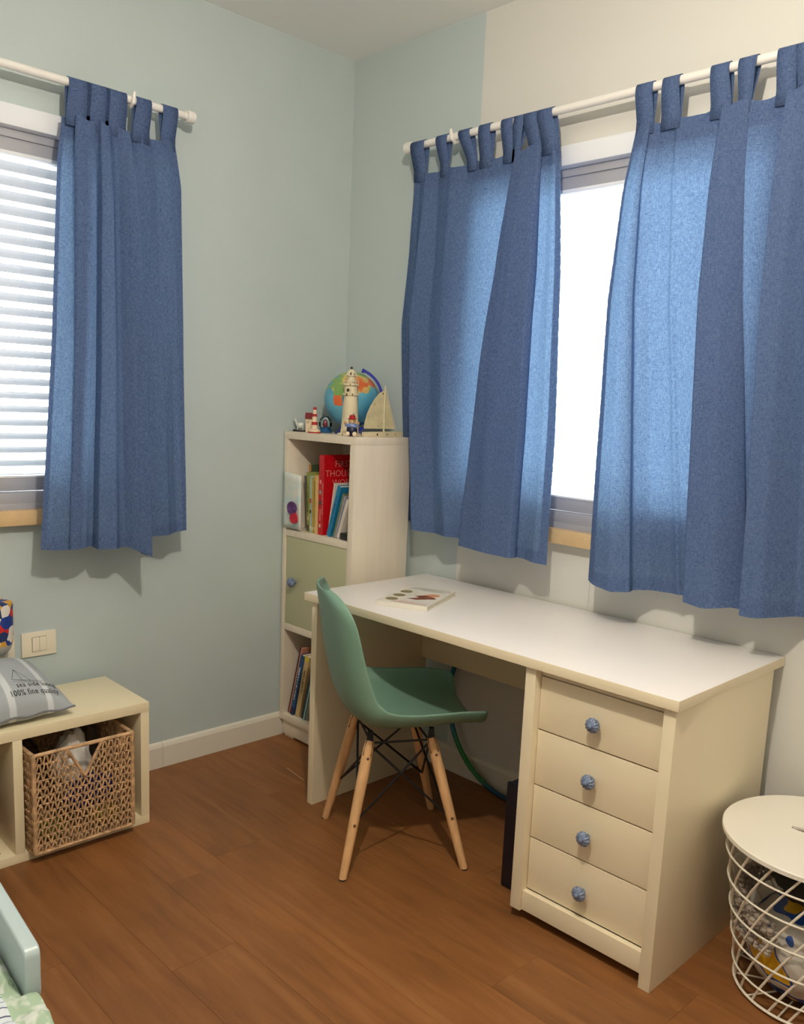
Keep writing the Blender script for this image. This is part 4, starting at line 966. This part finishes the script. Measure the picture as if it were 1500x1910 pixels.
lump('blue_cloth', (.375, -1.29, ZF+.135), (.020, .080, .055), mat('royal_blue_cloth', srgb(24, 44, 120), .8), 'royal blue cloth seen through the basket handle opening', 'cloth', seed=4, z_floor=ZF+.004)
lump('yellow_cloth', (.372, -1.235, ZF+.040), (.024, .045, .030), mat('yellow_green_cloth', srgb(150, 140, 40), .8), 'yellow green cloth at the bottom right behind the basket weave', 'cloth', seed=6, z_floor=ZF+.004)
lump('green_cloth', (.372, -1.41, ZF+.045), (.024, .040, .035), mat('olive_cloth', srgb(120, 130, 50), .8), 'olive green cloth at the bottom left behind the basket weave', 'cloth', seed=9, z_floor=ZF+.004)
# binders leaning in the left bench cell
for i, (yb, yt, c, lab) in enumerate(((-1.548, -1.628, srgb(124, 72, 44), 'brown album leaning in the left cell of the bench'), (-1.572, -1.652, srgb(170, 130, 70), 'tan album leaning behind the brown album in the bench'), (-1.596, -1.676, srgb(206, 190, 140), 'cream magazine leaning at the far left of the bench cell'))):
    al = empty('album', (.345-.0*i, yb, .029), label=lab, cat='book')
    al.rotation_euler = (math.atan2(-(yt-yb), .24), 0, -PI/2*0)
    M = mat('album_%d' % i, c, .5, var=.1, vscale=30)
    b = MB(); b.box(-.22, 0, -.0155, -.0135, .0, .24); b.box(-.22, 0, -.002, 0, .0, .24); b.box(-.002, 0, -.0135, -.002, .0, .24); b.v = [(p[0], p[1], p[2]+.006) for p in b.v]
    b.build('cover', M, al, smooth=False); MB().box(-.218, -.003, -.0134, -.0021, .008, .243).build('pages', PAGES, al, smooth=False)

# cushion with printed lettering
def pillow_mat():
    M = bpy.data.materials.new('grey_striped_linen'); M.use_nodes = True; n = M.node_tree; P = n.nodes['Principled BSDF']; P.inputs['Roughness'].default_value = .85
    t = n.nodes.new('ShaderNodeTexCoord'); sp = n.nodes.new('ShaderNodeSeparateXYZ'); n.links.new(t.outputs['Object'], sp.inputs[0])
    rp = n.nodes.new('ShaderNodeValToRGB'); rp.color_ramp.interpolation = 'LINEAR'; e = rp.color_ramp.elements
    mr_ = n.nodes.new('ShaderNodeMapRange'); mr_.inputs[1].default_value = -.21; mr_.inputs[2].default_value = .21; n.links.new(sp.outputs[1], mr_.inputs[0]); n.links.new(mr_.outputs[0], rp.inputs[0])
    base = srgb(166, 174, 180); lite = srgb(206, 212, 216)
    e[0].position = 0; e[0].color = base; e[1].position = 1; e[1].color = base
    for p0, p1 in ((.20, .235), (.535, .575), (.80, .835)):
        for p, c in ((p0-.008, base), (p0, lite), (p1, lite), (p1+.008, base)):
            k = e.new(p); k.color = c
    nz = n.nodes.new('ShaderNodeTexNoise'); nz.inputs['Scale'].default_value = 500; n.links.new(t.outputs['Object'], nz.inputs[0])
    bp = n.nodes.new('ShaderNodeBump'); bp.inputs['Strength'].default_value = .3; bp.inputs['Distance'].default_value = .001; n.links.new(nz.outputs[0], bp.inputs['Height']); n.links.new(bp.outputs[0], P.inputs['Normal'])
    n.links.new(rp.outputs[0], P.inputs['Base Color']); return M
cu = empty('cushion', (.206, -1.535, .4745), label='grey striped cushion printed sea side living on the bench', cat='cushion')
cu.rotation_euler = (0, math.radians(12), math.radians(3))
PXh, PYh, PT = .160, .205, .084
def ph(u, v): # half thickness
    e = max(0, (1-abs(u)**2.6))*max(0, (1-abs(v)**2.6)); return PT*e**.55
def pedge(u, v):
    k = 1-.055*(1-abs(v)**2)*abs(u)**3; q = 1-.055*(1-abs(u)**2)*abs(v)**3; return u*PXh*k, v*PYh*q
def psurf(sg):
    def f(a, c):
        u, v = 2*a-1, 2*c-1; x_, y_ = pedge(u, v); return (x_, y_, sg*ph(u, v)*(1 if sg > 0 else .55)+.003*math.sin(v*14)*abs(u)**6)
    return f
PM = pillow_mat()
grid(psurf(1), 41, 41, 'cushion_front', PM, cu); grid(psurf(-1), 41, 41, 'cushion_back', PM, cu)
b = MB(); pts = []
for k in range(40): pts.append(psurf(1)(1, k/39))
b.tube(pts, .003, 6); b.build('seam', mat('seam_grey', srgb(120, 122, 130), .9), cu)
INK = mat('black_ink', (.02, .02, .025), .8)
def on_pillow(me, name):
    for v in me.vertices:
        # text x -> +y, text y -> -x
        x_, y_ = -v.co.y, v.co.x; u, w = max(-1, min(1, x_/PXh)), max(-1, min(1, y_/PYh))
        v.co = Vector((x_, y_, ph(u, w)+.0006+.003*math.sin(w*14)*abs(u)**6+v.co.z*.3))
    me.materials.clear(); me.materials.append(INK); return link(name, me, cu)
for s_, yy, xx in (('sea side living', -.098, .170), ('100% fine quality', -.124, .170)):
    me = text_mesh(s_, .0195, .0003, spacing=1.08, align='RIGHT'); me.transform(Matrix.Diagonal((1, 1.3, 1, 1))); me.transform(Matrix.Translation((xx, yy, 0))); on_pillow(me, 'lettering')
b = MB()
for p, q in (((.055, .0), (.080, -.062)), ((.055, .0), (.030, -.052)), ((.030, -.052), (.082, -.064)), ((.055, .0), (.058, -.06)), ((.03, -.06), (.12, -.064)), ((.04, -.068), (.11, -.070))):
    n = 10
    for i in range(n):
        a = Vector((*p, 0)).lerp(Vector((*q, 0)), i/n); c = Vector((*p, 0)).lerp(Vector((*q, 0)), (i+1)/n)
        b.tube([a, c], .0005, 4)
me = bpy.data.meshes.new('boat_print'); me.from_pydata(b.v, [], b.f); me.transform(Matrix.Translation((.02, -.012, 0))); on_pillow(me, 'boat_print')

# union-flag patterned pot at the left edge, hung on the wall above the bench
def flag_mat():
    M = bpy.data.materials.new('union_flag_print'); M.use_nodes = True; n = M.node_tree; P = n.nodes['Principled BSDF']; P.inputs['Roughness'].default_value = .5
    t = n.nodes.new('ShaderNodeTexCoord'); nz = n.nodes.new('ShaderNodeTexVoronoi'); nz.inputs['Scale'].default_value = 38; n.links.new(t.outputs['Object'], nz.inputs[0])
    sp = n.nodes.new('ShaderNodeSeparateColor'); n.links.new(nz.outputs['Color'], sp.inputs[0])
    rp = n.nodes.new('ShaderNodeValToRGB'); rp.color_ramp.interpolation = 'CONSTANT'; e = rp.color_ramp.elements
    e[0].position = 0; e[0].color = srgb(28, 58, 140); e[1].position = .8; e[1].color = srgb(214, 160, 60)
    for p, c in ((.3, srgb(226, 222, 214)), (.52, srgb(200, 36, 40)), (.68, srgb(30, 50, 100))): k = e.new(p); k.color = c
    n.links.new(sp.outputs[0], rp.inputs[0]); n.links.new(rp.outputs[0], P.inputs['Base Color']); return M
fl = empty('patterned_pot', (.064, -1.450, .4236), label='blue, red and white flag patterned pot hung on the wall at the left edge', cat='pot')
MB().tube([(-.0635, 0, .27), (-.052, 0, .272)], .008, 10).build('wall_hook', mat('grey_ceramic', (.42, .41, .36), .4), fl)
MB().lathe([(.012, .128), (.030, .134), (.044, .150), (.050, .168)], n=26).build('bowl_foot', mat('grey_ceramic', (.42, .41, .36), .4), fl)
MB().lathe([(.050, .168), (.053, .178), (.054, .290), (.052, .302), (.040, .306)], n=26).build('printed_body', flag_mat(), fl)

# switch and socket plates
def plate(y0, y1, zc0, zc1, label, kind):
    p = empty('switch_plate' if kind == 'switch' else 'socket_plate', (0, (y0+y1)/2, (zc0+zc1)/2), label=label, cat='switch' if kind == 'switch' else 'socket')
    hy, hz = (y1-y0)/2, (zc1-zc0)/2
    MB().box(0.0, .008, -hy, hy, -hz, hz, bev=.003).build('plate', PLASTIC, p)
    if kind == 'switch':
        MB().box(.0075, .0084, -.024, .024, -.0245, .0245).build('recess', GAP, p)
        a = MB().box(.004, .0125, -.0232, -.0008, -.0235, .0235, bev=.0012).build('rocker', PLASTIC, p)
        MB().box(.004, .0105, .0008, .0232, -.0235, .0235, bev=.0012).build('rocker', PLASTIC, p)
    else:
        MB().box(.0075, .0084, -.024, .024, -.0245, .0245).build('recess', GAP, p)
        MB().box(.004, .0095, -.0232, .0232, -.0235, .0235, bev=.0012).build('insert', PLASTIC, p)
        for yy, zz in ((-.008, -.006), (.008, -.006), (0, .010)):
            MB().lathe([(.0025, .0094), (.0025, .0098)], (0, yy, zz), 10, M=Matrix.Rotation(PI/2, 3, 'Y')).build('pin_hole', GAP, p)
plate(-1.349, -1.235, .512, .594, 'white double rocker light switch above the bench', 'switch')
plate(-1.485, -1.371, .512, .594, 'white wall socket plate at the left edge, partly hidden by the patterned pot', 'socket')

# ------------------------------------------------------------------ bed corner
BP = mat('pale_blue_grey_paint', srgb(176, 194, 196), .35, var=.02)
BO = (1.533, -1.905, 0); BR = math.radians(-5)
bed = empty('bed', BO, BR, label='pale blue painted bed, its rounded side rail showing at the bottom left', cat='bed')
poly = []
for (cx, cz, a0, r) in ((-.016, .500-.016, 90, .016), (-.022, .400+.022, 0, .022)):
    for k in range(6):
        a = math.radians(a0-k*18); poly.append((cx+r*math.cos(a), cz+r*math.sin(a)))
for (cx, cz, a0, r) in ((-.93+.022, .400+.022, -90, .022), (-.93+.016, .500-.016, 180, .016)):
    for k in range(6):
        a = math.radians(a0-k*18); poly.append((cx+r*math.cos(a), cz+r*math.sin(a)))
rl = MB().prism(poly, -.013, .013, ax=1).build('guard_rail', BP, bed)
md = rl.modifiers.new('b', 'BEVEL'); md.width = .003; md.segments = 2; md.limit_method = 'ANGLE'; md.angle_limit = math.radians(50)
for x_ in (-.80, -.12): MB().box(x_-.025, x_+.025, -.034, -.013, .25, .412, bev=.002).build('rail_bracket', BP, bed)
MB().box(-.95, 1.02, -.060, -.034, .20, .34, bev=.002).build('side_board', BP, bed)
MB().box(-.95, 1.02, -.90, -.874, .20, .34, bev=.002).build('side_board', BP, bed)
for x_ in (-.93, 1.0):
    MB().box(x_-.02, x_+.02, -.90, -.034, .20, .36, bev=.002).build('end_board', BP, bed)
    for y_ in (-.060, -.874): MB().box(x_-.025, x_+.025, y_-.025, y_+.025, 0, .36, bev=.002).build('leg', BP, bed)
MB().box(-.905, .975, -.870, -.064, .30, .395, bev=.02).build('mattress', mat('mattress_white', (.7, .7, .68), .9), bed)
def quilt_mat():
    M = bpy.data.materials.new('patchwork_quilt'); M.use_nodes = True; n = M.node_tree; P = n.nodes['Principled BSDF']; P.inputs['Roughness'].default_value = .9
    t = n.nodes.new('ShaderNodeTexCoord'); sp = n.nodes.new('ShaderNodeSeparateXYZ'); n.links.new(t.outputs['Object'], sp.inputs[0])
    def M_(op, a, b_=None):
        k = n.nodes.new('ShaderNodeMath'); k.operation = op
        for i, q in enumerate((a, b_)):
            if q is None: continue
            if isinstance(q, (int, float)): k.inputs[i].default_value = q
            else: n.links.new(q, k.inputs[i])
        return k.outputs[0]
    edge = M_('GREATER_THAN', sp.outputs[1], -.045)
    st_ = M_('LESS_THAN', M_('FRACT', M_('MULTIPLY', sp.outputs[0], 56)), .15)
    nz = n.nodes.new('ShaderNodeTexNoise'); nz.inputs['Scale'].default_value = 34; n.links.new(t.outputs['Object'], nz.inputs[0])
    rp = n.nodes.new('ShaderNodeValToRGB'); e = rp.color_ramp.elements; e[0].position = .45; e[0].color = srgb(160, 184, 158); e[1].position = .56; e[1].color = srgb(206, 214, 206)
    n.links.new(nz.outputs[0], rp.inputs[0])
    mx = n.nodes.new('ShaderNodeMix'); mx.data_type = 'RGBA'; n.links.new(st_, mx.inputs[0]); mx.inputs[6].default_value = srgb(206, 214, 222); mx.inputs[7].default_value = srgb(70, 82, 110)
    m2 = n.nodes.new('ShaderNodeMix'); m2.data_type = 'RGBA'; n.links.new(edge, m2.inputs[0]); n.links.new(mx.outputs[2], m2.inputs[6]); n.links.new(rp.outputs[0], m2.inputs[7])
    n.links.new(m2.outputs[2], P.inputs['Base Color']); return M
def qf(a, c):
    # a along x, c across from the far edge (over the side) towards -y
    x_ = -.925+a*1.94; L = .10+.87; s_ = c*L
    y0 = .010 if x_ > .004 else -.020
    if s_ < .10:
        k = 1-s_/.10; y_ = y0-.014*(1-k)*0+.006*noise.noise(Vector((x_*12, 5, k*3)))-.012*(1-k)**3; z_ = .424-.10*k if x_ > .004 else .424-.015*k
    else:
        y_ = y0-.012-(s_-.10); z_ = .424
    w = min(1, max(0, (s_-.06)/.05))
    z_ += w*(.010*noise.noise(Vector((x_*8, y_*8, 0)))+.004)-w*.008*math.exp(-((math.fmod((x_+2)*10.5, 1)-.5)*7)**2)-w*.008*math.exp(-((math.fmod((y_+3)*13, 1)-.5)*7)**2)+.004*noise.noise(Vector((x_*45, y_*45, 2)))
    return (x_, y_, z_)
qo = grid(qf, 260, 110, 'quilt', quilt_mat(), None, thick=.010)
qo.location = BO; qo.rotation_euler = (0, 0, BR)
tag(qo, 'patchwork quilt with green patches and thin dark stripes on the bed', 'quilt')

# ------------------------------------------------------------------ wire basket with lid
BCN = Vector((2.170, -.272, 0))
wbk = empty('wire_basket', tuple(BCN), label='round white wire storage basket standing right of the desk', cat='basket')
Rz = lambda z: .168+(.226-.168)*(z/.395)
for z in (.010, .058, .129, .201, .273, .345, .395):
    r = Rz(z); MB().tube([(r*math.cos(2*PI*k/64), r*math.sin(2*PI*k/64), z) for k in range(64)], .0026 if z not in (.010, .395) else .0035, 6, closed=True).build('ring', WIREW, wbk)
NW = 22; TW = math.radians(66)
for k in range(NW):
    pts = []
    for i in range(9):
        t = i/8; z = .010+.385*t; a = 2*PI*k/NW+TW*t; r = Rz(z)-.003; pts.append((r*math.cos(a), r*math.sin(a), z))
    MB().tube(pts, .0030, 6).build('diagonal_wire', WIREW, wbk)
for k in range(6):
    a = PI*k/6; r = Rz(.01); MB().tube([(r*math.cos(a), r*math.sin(a), .010), (-r*math.cos(a), -r*math.sin(a), .010)], .0022, 6).build('base_wire', WIREW, wbk)
# lid with handle slot
bm = bmesh.new()
def ringv(fn, n): return [bm.verts.new(fn(2*PI*i/n)) for i in range(n)]
nL = 72
LR = .234; zl = .402
outb = ringv(lambda a: (LR*math.cos(a), LR*math.sin(a), zl-.012), nL); out1 = ringv(lambda a: (LR*math.cos(a), LR*math.sin(a), zl-.002), nL); out = ringv(lambda a: ((LR-.003)*math.cos(a), (LR-.003)*math.sin(a), zl), nL)
sd = math.radians(8); SX = -.022
def slot(a):
    # stadium 11 cm x 2.2 cm
    c, s = math.cos(a), math.sin(a); x_ = .056*math.copysign(abs(c)**.8, c); y_ = .0105*math.copysign(abs(s)**.4, s)
    return (SX+x_*math.cos(sd)-y_*math.sin(sd), x_*math.sin(sd)+y_*math.cos(sd), zl)
inn_ = ringv(slot, nL); innb = [bm.verts.new((v.co.x, v.co.y, zl-.006)) for v in inn_]
def bridge(A, B):
    for i in range(nL): bm.faces.new((A[i], A[(i+1) % nL], B[(i+1) % nL], B[i]))
bridge(outb, out1); bridge(out1, out); bridge(out, inn_); bridge(inn_, innb)
innL = ringv(lambda a: ((LR-.004)*math.cos(a), (LR-.004)*math.sin(a), zl-.012), nL); innU = ringv(lambda a: ((LR-.004)*math.cos(a), (LR-.004)*math.sin(a), zl-.006), nL)
bridge(innL, outb); bridge(innU, innL); bridge(innb, innU)
bmesh.ops.recalc_face_normals(bm, faces=bm.faces[:])
me = bpy.data.meshes.new('basket_lid'); bm.to_mesh(me); bm.free(); me.materials.append(mat('white_lid', (.82, .79, .70), .35, var=.01))
lid = link('basket_lid', me, None, (BCN.x, BCN.y, .005))
tag(lid, 'round off-white lid with a slot handle on the wire basket', 'lid')
# contents
def bag_print():
    M = bpy.data.materials.new('printed_plastic_bag'); M.use_nodes = True; n = M.node_tree; P = n.nodes['Principled BSDF']; P.inputs['Roughness'].default_value = .25
    t = n.nodes.new('ShaderNodeTexCoord'); nz = n.nodes.new('ShaderNodeTexNoise'); nz.inputs['Scale'].default_value = 7; nz.inputs['Detail'].default_value = 1; nz.inputs['Distortion'].default_value = .6
    mp = n.nodes.new('ShaderNodeMapping'); mp.inputs['Location'].default_value = (.35, .2, .1); n.links.new(t.outputs['Object'], mp.inputs[0]); n.links.new(mp.outputs[0], nz.inputs[0])
    rp = n.nodes.new('ShaderNodeValToRGB'); rp.color_ramp.interpolation = 'CONSTANT'; e = rp.color_ramp.elements; w = (.56, .53, .47, 1)
    e[0].position = 0; e[0].color = srgb(216, 168, 30); e[1].position = .36; e[1].color = srgb(36, 76, 150)
    for p, c in ((.42, w), (.60, w), (.63, srgb(36, 76, 150)), (.67, srgb(216, 168, 30))): k = e.new(p); k.color = c
    n.links.new(nz.outputs[0], rp.inputs[0]); n.links.new(rp.outputs[0], P.inputs['Base Color'])
    nb = n.nodes.new('ShaderNodeTexNoise'); nb.inputs['Scale'].default_value = 22; n.links.new(t.outputs['Object'], nb.inputs[0]); bp = n.nodes.new('ShaderNodeBump'); bp.inputs['Strength'].default_value = .6; bp.inputs['Distance'].default_value = .01
    n.links.new(nb.outputs[0], bp.inputs['Height']); n.links.new(bp.outputs[0], P.inputs['Normal']); return M
lump('toy_bag', (BCN.x, BCN.y, .120), (.150, .150, .125), bag_print(), 'clear plastic bag with blue and yellow print filling the wire basket', 'bag', amp=.08, fr=3, seed=3, z_floor=.016)
# chenille mat: knobbly strands over the left side
CHN = mat('grey_beige_chenille', srgb(158, 146, 134), .95, var=.25, vscale=80, bump=.6, bscale=200)
b = MB(); random.seed(5)
for r in range(9):
    for k in range(22):
        a = math.radians(150+k*5.2); z = .262-r*.0085-.010*math.sin(k*.5)-.0006*k*k*.15
        rr = .172+.010*math.sin(r)+.006*random.random(); p = Vector((rr*math.cos(a), rr*math.sin(a), z))
        b.sphere(p, .0085*random.uniform(.8, 1.2), 5, sc=(1, 1, .75))
cm_ = b.build('chenille_mat', CHN, None, tuple(BCN)); tag(cm_, 'knobbly grey chenille mat folded over the bag inside the wire basket', 'mat', kind=None)
lump('foam_sponge', (BCN.x+.035, BCN.y-.02, .306), (.125, .125, .052), mat('charcoal_fleece', (.03, .028, .024), .98, bump=1.0, bscale=350), 'dark charcoal fleece bundle on top inside the wire basket', 'cloth', amp=.15, fr=5, seed=1)
